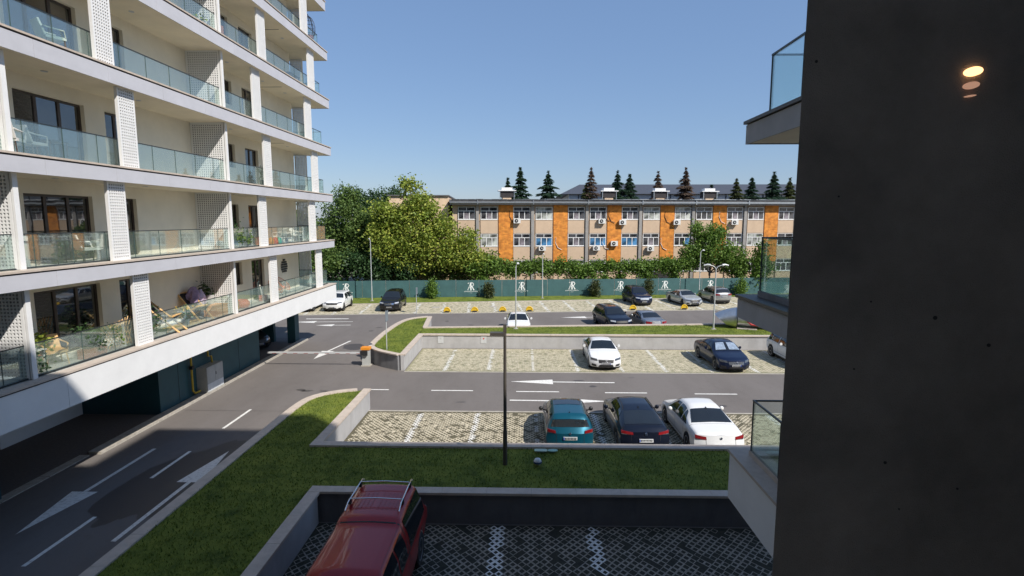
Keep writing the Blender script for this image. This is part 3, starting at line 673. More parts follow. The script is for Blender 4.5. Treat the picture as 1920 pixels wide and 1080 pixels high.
# gable block at its left end (under the trees)
gb = thing('gable_block', 'peach-walled taller block at the left end of the long building, half hidden by trees', 'building', (-13, 70, 0), KA)
MB().prism([(-3.7, -2.45), (3.4, -2.6), (3.9, 9), (-3.7, 9)], 0, 11.4, peach).build('wall', gb, world=False); MB().prism([(-3.9, -2.65), (3.5, -2.8), (4.0, 9.2), (-3.9, 9.2)], 11.402, 11.55, rf).build('roof', gb, world=False)
MB().tube([(0, 2, 11.5), (0, 2, 12.9)], .05, conc_p, 6).build('antenna', gb, world=False)
# roof ventilation heads
def vent():
    t = thing('roof_vent', 'brick ventilation head with white cap on the school roof', 'roof vent', (0, 0, 0), KA, 'ventilation heads on the long roof')
    MB().box((-.55, -.5, 0), (.55, .5, .5), peach).build('base', t, world=False)
    MB().prism([(-.85, -.6), (.85, -.6), (.85, .6), (-.85, .6)], .5, 1.25, dark_gap).build('louvre_box', t, world=False)
    cp = MB(); cp.box((-1.15, -.8, 1.25), (1.15, .8, 1.36), white_p); cp.box((-.7, -.5, 1.36), (.7, .5, 1.7), white_p); cp.build('cap', t, world=False)
    for sx in (-.9, .9): MB().box((sx - .04, -.7, .0), (sx + .04, -.62, 1.25), metal_g).build('stay', t, world=False)
    return t
v0 = vent()
vl = ['white-capped roof vent in front of the leftmost dark spruces', 'white-capped roof vent beside the large green spruce clump', 'white-capped roof vent below the thin grey-brown spruce', 'white-capped roof vent right of the dead brown spruce']
for i, (x, l) in enumerate(zip((-2.35, 10.9, 17.7, 24.35), vl)):
    p = (x * math.cos(KA), 72 + x * math.sin(KA), 10.95)
    if i == 0: v0.location = p; v0['label'] = l
    else: copy_tree(v0, loc=p, label=l)
# air conditioners
ac_w = mat('white ac casing', (.68, .68, .66), .5, .06)
def acunit():
    t = thing('air_conditioner', 'x', 'air conditioner', (0, 0, 0), KA, 'outdoor air conditioning units on the long facade')
    MB().box((-.42, -.5, 0), (.42, -.18, .6), ac_w).build('casing', t, world=False)
    MB().lathe([(.22, -.03), (.22, 0)], (-.08, -.5, .3), blk, 18, 'y').build('fan_grille', t, world=False)
    MB().lathe([(.07, -.045), (.07, -.031)], (-.08, -.5, .3), ac_w, 12, 'y').build('fan_hub', t, world=False)
    for bx in (-.36, .3): MB().box((bx, -.46, -.04), (bx + .06, -.06, -.002), conc_p).build('bracket', t, world=False)
    return t
ac0 = acunit()
acs = [(-1.0, 8.14, 'on the upper row, left of all the others, at the first orange strip'), (9.5, 8.1, 'on the upper row just left of the third orange strip'), (12.1, 7.95, 'on the upper row just right of the third orange strip'),
       (18.97, 7.95, 'on the upper row right of the fourth orange strip'), (26.42, 7.95, 'on the upper row furthest right, above the broad tree'), (2.12, 4.8, 'under the blue-curtained window left of the second orange strip'),
       (8.87, 4.8, 'on the lower row left of the third orange strip'), (11.1, 5.35, 'on the lower row mounted over the third orange strip'), (15.72, 4.7, 'on the lower row left of the fourth orange strip')]
for i, (x, z, l) in enumerate(acs):
    p = (x * math.cos(KA), 68 + x * math.sin(KA), z); l = 'white unit ' + l.replace('on the ', 'on ')
    if i == 0: ac0.location = p; ac0['label'] = l
    else: copy_tree(ac0, loc=p, label=l)
def cable(pts, m, r=.035):
    return MB().tube(pts, r, m, 5).build('cable', sc, world=False)
for x, z, m in ((-1.5, 8.3, blk), (10.8, 8.3, blk), (10.2, 8.5, blk), (17.9, 8.2, blk), (24.9, 8.2, ac_w), (4.2, 5.0, ac_w), (10.1, 5.0, ac_w), (17.5, 4.9, ac_w)):
    cable([(x - .35, -.1, z + 1.4), (x - .4, -.1, z + .7), (x - .1, -.12, z + .1), (x + .35, -.14, z - .1)], m)
# hall far behind
hb = thing('hall', 'large low hall with a dark metal roof behind the long building', 'building', (25, 95, 0), 0)
roofd = mat('dark metal roof', (.065, .07, .085), .5, .1, 3); hallw = mat('white hall wall', (.55, .56, .58), .7, .05)
MB().box((-17.5, 0, 0), (60, 25, 12.9), hallw).build('wall', hb, world=False)
rr = MB(); rr.add([(-19, -.6, 12.9), (62, -.6, 12.9), (62, 26, 12.9), (-19, 26, 12.9), (-15.4, 4, 14.75), (62, 4, 14.75), (62, 22, 14.75), (-15.4, 22, 14.75)], [(0, 1, 5, 4), (1, 2, 6, 5), (2, 3, 7, 6), (3, 0, 4, 7), (4, 5, 6, 7), (3, 2, 1, 0)], roofd); rr.build('roof', hb, world=False)
for i in range(22): MB().box((-16 + i * 3.1, -.08, 10.8), (-15.8 + i * 3.1, 0, 12.8), roofd).build('mullion', hb, world=False)

# ------------------------------------------------------------------ fence with banner
fn = thing('fence', 'teal screened fence with white monogram banners along the far lot', 'fence', (0, 61.2, 0), KA)
fmat = layer_dirt(mat('teal fence screen', (.045, .115, .122), .7, .12, 1.2, .1, 20), 1.5, .45, .75, .35, (.55, .6, .6))
fm = []
for i in range(-14, 13):
    x = i * 2.55; w = random.uniform(-.01, .01)
    MB().box((x + .03, -.02 + w, .06), (x + 2.52, .0 + w, 1.93 + random.uniform(-.02, .02)), fmat).build('fence_panel', fn, world=False)
    MB().box((x - .025, .005, 0), (x + .025, .055, 2.0), metal_g).build('fence_post', fn, world=False)
white_pr = mat('white print', (.78, .80, .80), .7, .06)
def stroke(mb, pts, w, y=-.032):
    for a, b in zip(pts, pts[1:]):
        a, b = Vector(a), Vector(b); d = (b - a).normalized(); n = Vector((-d.y, d.x)) * w / 2; a = a - d * w * .25; b = b + d * w * .25
        q = [a + n, a - n, b - n, b + n]; mb.add([(p.x, y, p.y) for p in q], [(0, 1, 2, 3)], white_pr)
def logo_mesh():
    m = MB()
    stroke(m, [(-.42, 0), (-.02, .95)], .055); stroke(m, [(-.5, .02), (-.3, .02)], .05); stroke(m, [(-.02, .95), (.0, .0)], .16, -.0325)
    stroke(m, [(-.33, .3), (-.02, .3)], .05, -.033); stroke(m, [(-.36, .88), (-.24, .92)], .09)
    stroke(m, [(.10, .95), (.28, .9), (.36, .74), (.28, .56), (.12, .5)], .11, -.0335); stroke(m, [(.12, .5), (.38, .02)], .12, -.034); stroke(m, [(.28, .02), (.48, .02)], .05, -.0345)
    r = random.Random(4)
    for i in range(13):   # illegible small caption
        x = -.84 + i * .135; stroke(m, [(x, -.23), (x, -.12)], .03); stroke(m, [(x, -.12 if i % 2 else -.23), (x + .07, -.12 if i % 3 else -.18)], .03, -.0355)
    for i in range(4): stroke(m, [(-.12 + i * .08, -.36), (-.08 + i * .08, -.36)], .03, -.036)
    return m.mesh('monogram')
lg = logo_mesh()
for x in (-19.6, -6.0, -.35, 5.35, 10.9, 16.05, 21.4): obj('monogram', lg, fn, (x, 0, .80)).scale = (.86, 1, .86)

# ------------------------------------------------------------------ vegetation
def leafcloud(blobs, n, size, seed=1, drop=0., flat=0.):
    r = np.random.default_rng(seed); vol = np.array([b[3] * b[4] * b[5] for b in blobs]) ** (2 / 3); k = r.choice(len(blobs), n, p=vol / vol.sum())
    B = np.array(blobs)[k]; d = r.normal(size=(n, 3)); d /= np.linalg.norm(d, axis=1)[:, None]
    rad = r.uniform(0, 1, n) ** .38
    # clumps: attract towards sub-centres on the shell
    C = B[:, :3] + d * rad[:, None] * B[:, 3:6]
    nc = max(8, n // 60); sub = C[r.choice(n, nc)]; own = r.integers(0, nc, n)
    mixm = r.random(n) < .72; cl = sub[own] + r.normal(0, size * 1.7, (n, 3)); C = np.where(mixm[:, None], cl, C)
    a = r.normal(size=(n, 3)); a[:, 2] *= .6; a /= np.linalg.norm(a, axis=1)[:, None]
    b = np.cross(a, r.normal(size=(n, 3))); b /= np.linalg.norm(b, axis=1)[:, None]
    s = size * r.uniform(.5, 1.15, n)[:, None]; a *= s * .75; b *= s * .5
    V = np.stack([C - a, C + b, C + a, C - b], 1); V[:, [0, 2], 2] -= s * .12
    return V.reshape(-1, 3)
def branch(mb, p, q, r0, r1, seed=0, wob=.1):
    rr = random.Random(seed); p, q = Vector(p), Vector(q); n = 5; L = (q - p).length; pts = []
    for i in range(n + 1):
        t = i / n; o = Vector((rr.uniform(-1, 1), rr.uniform(-1, 1), 0)) * L * wob * math.sin(t * PI); pts.append(p.lerp(q, t) + o)
    mb.tube(pts, r0, bark, 7, r1)
def tree(name, label, cat, base, trunk_h, r0, blobs, n, size, lm, seed=1, group=None, limbs=True):
    t = thing(name, label, cat, base, 0, group); mb = MB()
    cz = max(b[2] for b in blobs)
    branch(mb, (0, 0, 0), (blobs[0][0] * .4, blobs[0][1] * .4, trunk_h), r0, r0 * .6, seed, .05)
    mb.build('trunk', t, world=False, smooth=60)
    if limbs:
        lb = MB()
        for i, b in enumerate(blobs): branch(lb, (blobs[0][0] * .4, blobs[0][1] * .4, trunk_h * .9), (b[0], b[1], b[2] + b[5] * .4), r0 * .45, r0 * .08, seed + i, .12)
        lb.build('limb', t, world=False, smooth=60)
    V = leafcloud(blobs, n, size, seed); F = np.arange(len(V)).reshape(-1, 4)
    obj('crown', npmesh('crown', V, F, [lm]), t); return t
# big yellow-green tree in front of the gable block
tree('broadleaf_tree', 'big yellow-green broadleaf tree in front of the peach gable', 'tree', (-13.2, 63.2, 0), 3.2, .28,
     [(0, 0, 6.4, 3.4, 2.4, 2.8), (-3.0, 0, 9.2, 1.7, 1.3, 1.5), (1.6, .2, 10.2, 1.7, 1.3, 1.4), (-2.5, .2, 5.2, 2.4, 2.0, 2.2), (2.9, 0, 5.6, 2.5, 2.0, 2.3), (.6, .2, 9.4, 2.2, 1.8, 1.9), (-1.6, .3, 8.6, 2.0, 1.6, 1.6), (5.2, -.1, 4.4, 2.2, 1.8, 1.6), (8.0, -.1, 3.9, 1.6, 1.2, 1.1), (3.6, .1, 8.0, 2.0, 1.6, 1.5),
      (.0, .5, 12.2, 1.1, .9, 1.3), (-.4, .2, 3.6, 3.4, 1.8, 1.2), (6.4, .0, 6.2, 1.4, 1.3, 1.6), (-3.8, 0, 7.0, 1.3, 1.2, 1.6)], 36000, .225, leaf_light, 3)
tree('broadleaf_tree', 'tall pale-leaved tree between the balconies and the yellow-green tree', 'tree', (-21.5, 65.5, 0), 4.5, .3,
     [(0, 0, 8.6, 2.8, 2.4, 3.0), (2.6, 0, 7.0, 2.4, 2.2, 2.6), (-2.6, .2, 6.2, 2.6, 2.0, 2.6), (.4, 0, 11.0, 1.6, 1.5, 1.5), (1.5, -.5, 4.6, 2.6, 2.0, 1.8)], 22000, .20, leaf_mid, 5)
tree('broadleaf_tree', 'dark green rounded tree with its top above the others at left', 'tree', (-19.0, 71, 0), 5, .3,
     [(0, 0, 9.0, 3.2, 2.6, 3.2), (-2.8, 0, 10.4, 1.9, 1.7, 1.9), (1.9, 0, 11.2, 1.7, 1.5, 1.5), (3.2, 0, 8.0, 2.4, 2.0, 2.2), (0, 0, 5.2, 3.4, 2.4, 2.4)], 18000, .21, leaf_dark, 6)
tree('broadleaf_tree', 'shrubby dark tree behind the white banner at the fence\'s left end', 'tree', (-19.3, 62.6, 0), 1.6, .16,
     [(0, 0, 3.4, 2.4, 1.2, 1.5), (2.6, 0, 3.0, 2.2, 1.2, 1.6), (-2.4, 0, 3.0, 2.0, 1.2, 1.5), (5.2, .2, 2.6, 1.8, 1.2, 1.4)], 7500, .26, leaf_dark, 8)
tree('broadleaf_tree', 'dark leafy undergrowth tree below the yellow-green crown', 'tree', (-11.5, 64.6, 0), 1.6, .16,
     [(0, 0, 3.0, 3.0, 1.2, 1.6), (4.0, 0, 3.2, 2.6, 1.2, 1.7), (7.2, .2, 3.0, 1.8, 1.2, 1.3)], 7000, .26, leaf_mid, 9)
tree('broadleaf_tree', 'broad bright green tree in front of the right half of the long building', 'tree', (21.8, 65.3, 0), 2.6, .2,
     [(0, 0, 5.2, 2.6, 1.8, 2.0), (-1.6, 0, 7.3, .8, .8, 1.2), (.6, 0, 7.0, 1.1, .9, 1.1), (2.4, 0, 4.0, 2.0, 1.5, 1.7), (-2.2, 0, 4.2, 1.5, 1.2, 1.5), (3.2, 0, 2.8, 1.6, 1.2, 1.2)], 17000, .19, leaf_vine, 10)
tree('young_tree', 'slender young tree just left of the right-hand balcony', 'tree', (27.3, 64.4, 0), 2.2, .08,
     [(0, 0, 3.6, 1.0, .8, 1.3), (.1, 0, 5.2, .6, .6, 1.0), (-.2, 0, 2.2, 1.0, .8, .8), (.8, 0, 3.0, .8, .7, .8)], 3200, .22, leaf_vine, 12)
tree('young_tree', 'thin-trunked young tree right beside the end of the lowest balcony', 'tree', (-22.0, 59.6, 0), 2.6, .07,
     [(0, 0, 3.6, 1.3, 1.0, 1.0), (.9, 0, 4.2, 1.1, .9, .9), (-1.0, 0, 4.4, 1.2, .9, 1.0), (.2, 0, 5.2, .9, .8, .8)], 3600, .22, leaf_mid, 14)
tree('broadleaf_tree', 'leafy tree glimpsed past the building corner at far left', 'tree', (-29, 64, 0), 4, .25,
     [(0, 0, 6.0, 3.4, 2.4, 3.0), (3, 0, 4.0, 2.6, 2, 2.2), (-2, 0, 8.4, 2.4, 2, 2), (2.4, 0, 8.0, 2.0, 1.8, 2.0), (-5, 0, 5, 3, 2, 3)], 11000, .28, leaf_mid, 15)
# climbing vines over the back fence
vb = []
rv = random.Random(11); x = -5.6
while x < 20:
    h = rv.uniform(.42, .8); vb.append((x, 0, 3.05 + rv.uniform(-.3, .35), rv.uniform(.7, 1.2), .5, h)); x += rv.uniform(.6, 1.1)
for x in (-4.9, 5.8, 6.6, 7.9, 9.3, 11.2, 14.2, 17.4): vb.append((x, -.2, rv.uniform(1.7, 2.3), rv.uniform(.4, .9), .4, rv.uniform(.6, 1.2)))
vt = thing('climbing_vine', 'green climbing vine draped along the wire behind the teal fence', 'vine', (0, 62.9, 0), KA)
V = leafcloud(vb, 26000, .20, 21); obj('foliage', npmesh('foliage', V, np.arange(len(V)).reshape(-1, 4), [leaf_vine]), vt)
s = MB()
for x in range(-5, 20, 2): branch(s, (x, 0, 0), (x + .3, 0, 3.2), .05, .02, x)
s.build('stem', vt, world=False)
vt2 = MB(); vt2.box((-6, .25, 1.5), (31, .27, 1.53), conc_p)
for x in np.arange(-6, 31, 3.1): vt2.box((x, .24, 0), (x + .05, .29, 3.3), conc_p)
wf = thing('wire_fence', 'thin wire fence carrying the vines', 'fence', (0, 62.9, 0), KA); vt2.build('post', wf, world=False)
# low shrubs in front of the fence
for i, (x, h, w, l, m) in enumerate(((-10.1, 1.95, .85, 'bright green conical shrub right of the black people carrier', leaf_vine), (-3.95, 1.5, .7, 'small olive shrub between the two leftmost clear monograms', leaf_olive), (7.85, 1.6, .85, 'olive green shrub left of the partly hidden monogram', leaf_olive),
                                     (13.9, 1.75, .5, 'dark shrub behind the dark blue minivan', leaf_olive), (24.6, 1.9, .8, 'shrub at the fence left of the right-hand balcony', leaf_vine))):
    tree('shrub', l, 'shrub', (x, FN(x) - .95, 0), .4, .05, [(0, 0, h * .35, w * .75, w * .7, h * .35), (0, 0, h * .68, w * .55, w * .5, h * .3), (0, 0, h * .9, w * .25, w * .25, h * .2)], 1900, .13, m, 30 + i, limbs=False)
# spruces behind the roof
def spruce(label, x, y, ztop, w, m, seed, dens=1., group='spruces behind the long building'):
    t = thing('spruce_tree', label, 'spruce', (x, y, 0), 0, group); r = np.random.default_rng(seed)
    MB().tube([(0, 0, 0), (0, 0, ztop)], .22, bark, 7, .03).build('trunk', t, world=False)
    H = ztop; z0 = 7.5; n = int(14000 * dens); w = w * 2.15; bl_ = r.uniform(.55, 1.15, 400)
    u = r.random(n) ** .75; z = H - u * (H - z0); nl = np.round(z / .5) * .5 + r.normal(0, .07, n); rad = (H - nl) / (H - z0) * w * (.75 + .25 * np.sin(nl * 7 + seed)) + .06
    a = r.integers(0, 11, n) * 2 * PI / 11 + np.round(z / .5) * .85 + r.normal(0, .12, n); rr = rad * r.random(n) ** .6 * bl_[((np.round(z / .5) * 37 + np.round(a / (2 * PI / 11)) * 11).astype(int)) % 400]
    C = np.c_[rr * np.cos(a), rr * np.sin(a), nl - rr * .22 + r.normal(0, .05, n)]
    d = np.c_[np.cos(a), np.sin(a), np.full(n, -.35)] * r.uniform(.16, .36, n)[:, None]; e = np.c_[-np.sin(a), np.cos(a), r.normal(0, .5, n)] * r.uniform(.04, .09, n)[:, None]
    V = np.stack([C - d, C + e, C + d, C - e], 1).reshape(-1, 3)
    obj('crown', npmesh('crown', V, np.arange(len(V)).reshape(-1, 4), [m]), t)
spr = [(-2.5, 14.4, 1.2, leaf_spruce, .6, 'small dark spruce tip left of all the roof spruces'), (-.7, 15.9, 2.1, leaf_spruce, 1, 'tall dark green spruce, second from the left above the roof'), (3.4, 15.3, 2.6, leaf_spruce, 1, 'broad dark green spruce left of the hall roof'),
       (9.7, 15.9, 1.6, leaf_dead, .45, 'thin half-dead spruce left of the green spruce clump'), (9.0, 13.6, 2.0, leaf_olive, .6, 'low olive spruce under the thin half-dead one'), (13.6, 15.3, 2.2, leaf_spruce, 1, 'left and taller spruce of the green clump'), (15.4, 14.9, 2.3, leaf_spruce, 1, 'right spruce of the green clump'),
       (19.6, 15.3, 1.5, leaf_dead, .5, 'thin grey-brown spruce above the middle roof vent'), (23.7, 15.8, 2.0, leaf_dead, .9, 'tall dead brown spruce'), (27.6, 13.4, 2.1, leaf_spruce, .6, 'low green spruce behind the right roof vent'),
       (31.3, 14.3, 1.7, leaf_olive, .8, 'small olive-brown spruce right of the vents'), (33.6, 14.6, 1.8, leaf_spruce, .8, 'small dark spruce, third from the right'), (36.9, 15.3, 2.2, leaf_spruce, 1, 'dark spruce, second from the right'), (39.3, 14.3, 2.0, leaf_olive, .9, 'olive spruce at the edge of the dark wall')]
for i, (x, zt, w, m, d, l) in enumerate(spr): spruce(l, x, 82 + .05 * x, zt + .05, w, m, i + 50, d)
# distant tree line for the horizon
dv = leafcloud([(x, 0, 3 + 1.5 * math.sin(x * .7), 9, 5, 6 + 1.5 * math.sin(x)) for x in range(-170, -30, 9)], 9000, 1.2, 77)
tl = tag(obj('tree_line', npmesh('tree_line', dv, np.arange(len(dv)).reshape(-1, 4), [leaf_dark]), None, (0, 150, 0), kind='stuff'), 'distant belt of trees beyond the buildings at left')

# ------------------------------------------------------------------ lamps, signs, barrier
def lamp_post(label, x, y, z0, h, arms, m, r=.05, style='arc', group='street lamps around the car park'):
    t = thing('street_lamp', label, 'street lamp', (x, y, z0), 0, group)
    MB().tube([(0, 0, 0), (0, 0, h * .25)], r * 1.25, m, 10).build('pole_sleeve', t, world=False, smooth=60)
    MB().tube([(0, 0, h * .25), (0, 0, h)], r, m, 10, r * .8).build('pole', t, world=False, smooth=60)
    if style == 'arc': MB().box((-.16, -.16, 0), (.16, .16, .03), concrete).build('base_plate', t, world=False)
    for s in arms:
        if style == 'arc':
            MB().tube([(0, 0, h - .05), (s * .12, 0, h + .12), (s * .32, 0, h + .2), (s * .5, 0, h + .22)], r * .6, m, 7).build('arm', t, world=False, smooth=60)
            hd = MB(); hd.tube([(s * .42, 0, h + .22), (s * .6, 0, h + .26), (s * .85, 0, h + .2)], .09, pole_lt, 8, .05); hd.build('lamp_head', t, world=False, smooth=60)
        else:
            MB().box((min(0, s * .45), -.11, h - .22), (max(0, s * .45), .11, h - .13), m).build('lamp_head', t, world=False)
            MB().box((-.05, -.05, h - .13), (.05, .05, h + .12), m).build('sensor_stub', t, world=False)
    return t
lamp_post('tall dark lamp post standing on the shaded lawn', -.6, 16.5, .88, 4.36, (-1,), pole_dark, .055, 'box')
lamp_post('pale lamp post in front of the white saloon\'s windscreen', -.62, 38.3, .88, 4.4, (.25,), pole_lt, .045)
lamp_post('pale double-headed lamp post beside the metal duct', 13.3, 38.5, .88, 4.3, (-1, 1), pole_lt, .05)
lamp_post('lamp post at the fence between the white off-roader and the black people carrier', -16.1, 57.2, .05, 6.3, (-.2,), pole_lt, .05)
lamp_post('lamp post at the fence right of the middle monogram', 1.93, 59.6, .05, 4.6, (.2,), pole_lt, .055)
lamp_post('lamp post at the fence behind the silver saloon', 19.6, 61.9, .05, 4.9, (.5,), pole_lt, .055)
def sign_post(label, x, y, z0, h, w, hh, rz):
    t = thing('sign_post', label, 'road sign', (x, y, z0), rz)
    MB().tube([(0, 0, 0), (0, 0, h)], .03, pole_lt, 8).build('pole', t, world=False)
    MB().box((-w / 2, -.06, h - hh), (w / 2, -.035, h), mat('sign back', (.16, .19, .22), .5)).build('sign_plate', t, world=False)
sign_post('narrow grey sign on a pole at the tip of the island lawn', -8.15, 31.75, .88, 2.35, .42, .62, R(84))
sign_post('sign on a thin pole beside the road before the far parking row', -9.85, 49.4, 0, 2.45, .42, .62, R(82))
# wall notices
red_pr = mat('red print', (.55, .08, .08), .6, .1)
for x, l in ((-5.6, 'small white notice on the grey wall, the left of two'), (-2.73, 'small white notice with red mark on the grey wall, the right of two')):
    t = thing('wall_notice', l, 'notice', (x, 35.99, .62)); MB().box((-.19, -.01, -.28), (.19, 0, .2), plate_m).build('plate', t, world=False)
    MB().add([(-.07, -.012, .1), (.07, -.012, .1), (0, -.012, -.04)], [(0, 1, 2)], red_pr if x > -4 else grey_cab).build('printed_mark', t, world=False)
# barrier
br = thing('barrier_gate', 'car park barrier with orange cap and white striped arm across the lane', 'barrier', (-9.3, 31.45, 0))
MB().box((-.28, -.2, 0), (.28, .2, .06), concrete).build('plinth', br, world=False)
MB().box((-.21, -.17, .06), (.21, .17, .98), grey_cab).build('cabinet', br, world=False)
MB().prism([(-.26, -.2), (.26, -.2), (.26, .2), (-.26, .2)], .98, 1.13, orange_m).build('cap', br, world=False)
a = MB(); a.box((-5.75, -.29, .78), (.1, -.235, .88), plate_m); ar = a.build('arm', br, world=False)
for i in range(9): MB().box((-5.45 + i * .62, -.294, .776), (-5.20 + i * .62, -.231, .800), mat('barrier stripe red', (.25, .04, .04), .6)).build('stripe', ar, world=False)
MB().box((-.26, -.32, .68), (.14, -.18, .95), blk).build('arm_clamp', br, world=False)
# gas cabinet and pipes
gc = thing('gas_cabinet', 'grey metal gas cabinet against the teal wall', 'cabinet', (-15.7, 26.5, .1))
MB().box((-.29, -.72, .0), (.22, .72, 1.25), grey_cab).build('casing', gc, world=False); MB().box((.222, -.70, .05), (.235, .70, .42), cab_sunlit).build('sunlit_panel', gc, world=False); MB().box((.222, -.70, .44), (.235, -.01, 1.2), grey_cab).build('door', gc, world=False); MB().box((.222, .01, .44), (.235, .70, 1.2), grey_cab).build('door', gc, world=False)  # pale lower panel paints the sunlit strip at the cabinet's foot
MB().box((.236, .03, .75), (.25, .07, .9), blk).build('handle', gc, world=False)
t = thing('gas_pipe', 'yellow gas pipe left of the grey cabinet', 'pipe', (-15.85, 25.2, 0)); MB().tube([(0, 0, 3.1), (0, 0, .4), (.02, .12, .25), (.05, .5, .25)], .05, yellow_pipe, 8).build('pipe', t, world=False, smooth=60); MB().box((-.08, -.07, 1.45), (.09, .1, 1.62), blk).build('valve', t, world=False)
t = thing('gas_pipe', 'yellow gas pipe dropping into the top of the grey cabinet', 'pipe', (-15.85, 26.6, 0)); MB().tube([(0, 0, 3.1), (0, 0, 1.75), (.02, .25, 1.7), (.02, .3, 1.36)], .045, yellow_pipe, 8).build('pipe', t, world=False, smooth=60)
# parking blockers
def blocker(label, x, y):
    t = thing('parking_blocker', label, 'parking blocker', (x, y, 0), 0, 'yellow parking blockers'); m = MB(); P = [(.3 * math.cos(a), 0, .08 + .38 * math.sin(a)) for a in np.linspace(0, PI, 11)]
    MB().tube(P, .055, yellow_m, 8).build('hoop', t, world=False, smooth=60); mm = MB(); n = len(P); mm.add([(p[0] * .85, .015, p[2] * .93) for p in P] + [(p[0] * .85, -.015, p[2] * .93) for p in P], [tuple(range(n)), tuple(range(2 * n - 1, n - 1, -1))], yellow_m); mm.build('plate', t, world=False)
    MB().box((-.2, -.08, .008), (.2, .08, .15), blk).build('base', t, world=False)
for x, l in ((-7.2, 'yellow parking blocker left of the first manhole, leftmost'), (-4.65, 'yellow parking blocker second from the left'), (-2.05, 'yellow parking blocker behind the left of the white saloon'), (.45, 'yellow parking blocker behind the white saloon\'s roof'), (10.3, 'yellow parking blocker between the dark estate and the minivan'), (15.3, 'low yellow parking blocker in front of the silver fastback')):
    blocker(l, x, FR0(x) + .45)
for x, l in ((-8.7, 'round manhole cover in the left empty far bay'), (-3.1, 'round manhole cover behind the yellow blockers')):
    tag(MB().lathe([(.42, .006), (.42, .02)], (x, FR0(x) + 3.6, 0), concrete, 24).build('manhole_cover'), l, 'manhole cover')
# things lying on the shaded lawn
teal_l = mat('pale teal plastic', (.30, .50, .42), .6, .1); t = tag(thing('toy_racket', 'x', 'toy', (.7, 17.45, .93)), 'pale green toy paddle lying on the shaded lawn by the wall', 'toy')
MB().prism([(-.36, -.09), (.0, -.1), (.06, -.05), (.06, .05), (.0, .1), (-.36, .09)], 0, .03, mat('pale green plastic', (.42, .55, .44), .6)).build('handle', t, world=False); MB().prism(blob(.24, 0, .17, .1, 16, 2, 0, .02), .0, .03, teal_l).build('blade', t, world=False)
t = thing('ball', 'small white and blue ball on the shaded lawn', 'ball', (.42, 16.45, .90)); MB().lathe([(.02, -.0), (.09, .03), (.13, .11), (.09, .2), (.02, .23)], (0, 0, 0), mat('ball white', (.6, .68, .72), .5, .5, 9, col2=(.7, .75, .8)), 14).build('shell', t, world=False, smooth=80); MB().lathe([(.118, .06), (.137, .1), (.126, .13)], (0, 0, 0), mat('ball navy', (.02, .05, .12), .5), 14).build('band', t, world=False, smooth=80)
# the metal duct with pipes and red hose on the lawn strip
dt = thing('metal_duct', 'large flared galvanised air duct elbow lying on the lawn strip', 'duct', (15.2, 39.2, .88), R(-20))
pf = [(.62, -1.0), (.70, -.3), (.74, 0), (.78, .02)]
m = MB(); vs = []; n = 22
for i in range(9):
    u = i / 8; c = Vector((-1.0 + 1.0 * u, 0, .72 - .22 * (1 - u))); tilt = R(52) * (1 - u)
    for j in range(n):
        a_ = 2 * PI * j / n; rr = .70 + .05 * u; p = Vector((0, math.cos(a_) * rr, math.sin(a_) * rr)); p.rotate(Matrix.Rotation(-tilt, 4, 'Y')); vs.append(c + p)
m.add(vs, [(i * n + j, i * n + (j + 1) % n, (i + 1) * n + (j + 1) % n, (i + 1) * n + j) for i in range(8) for j in range(n)], metal_g); m.build('elbow', dt, world=False, smooth=50)
MB().lathe([(.75, -.03), (.81, -.03), (.81, .03), (.75, .03)], (0, 0, .74), rail_m, 22, 'x').build('flange', dt, world=False)
MB().tube([(.03, 0, .62), (1.5, 0, .55)], .48, metal_g, 18).build('straight_duct', dt, world=False, smooth=50); MB().tube([(1.52, .1, .45), (3.0, .2, .4)], .38, metal_g, 16).build('narrow_duct', dt, world=False, smooth=50)
MB().box((.0, -.7, 0), (1.3, .1, .05), concrete).build('slab', dt, world=False)
redm = mat('red hose', (.50, .03, .03), .5, .1); hz = thing('red_hose', 'red corrugated hose curling beside the metal duct', 'hose', (15.6, 38.6, .9)); P = [(0, 0, .75), (.05, -.1, .55), (.25, -.25, .35), (.8, -.3, .25), (1.4, -.35, .2), (1.9, -.45, .08)]
MB().tube(P, .06, redm, 8).build('hose', hz, world=False, smooth=60); MB().tube([(p[0] + .1, p[1] + .2, p[2] * .8 + .02) for p in P], .05, redm, 8).build('hose', hz, world=False, smooth=60)
hb2 = tag(thing('concrete_box', 'x', 'box'), 'grey concrete shaft box at the right end of the lawn strip', 'shaft'); hb2.location = (18.6, 38.0, .9); MB().box((-1.1, -.7, 0), (1.4, 1.2, .95), wall_grey).build('shell', hb2, world=False); MB().box((-1.115, -.5, .05), (-1.101, 1.0, .85), blk).build('opening', hb2, world=False)

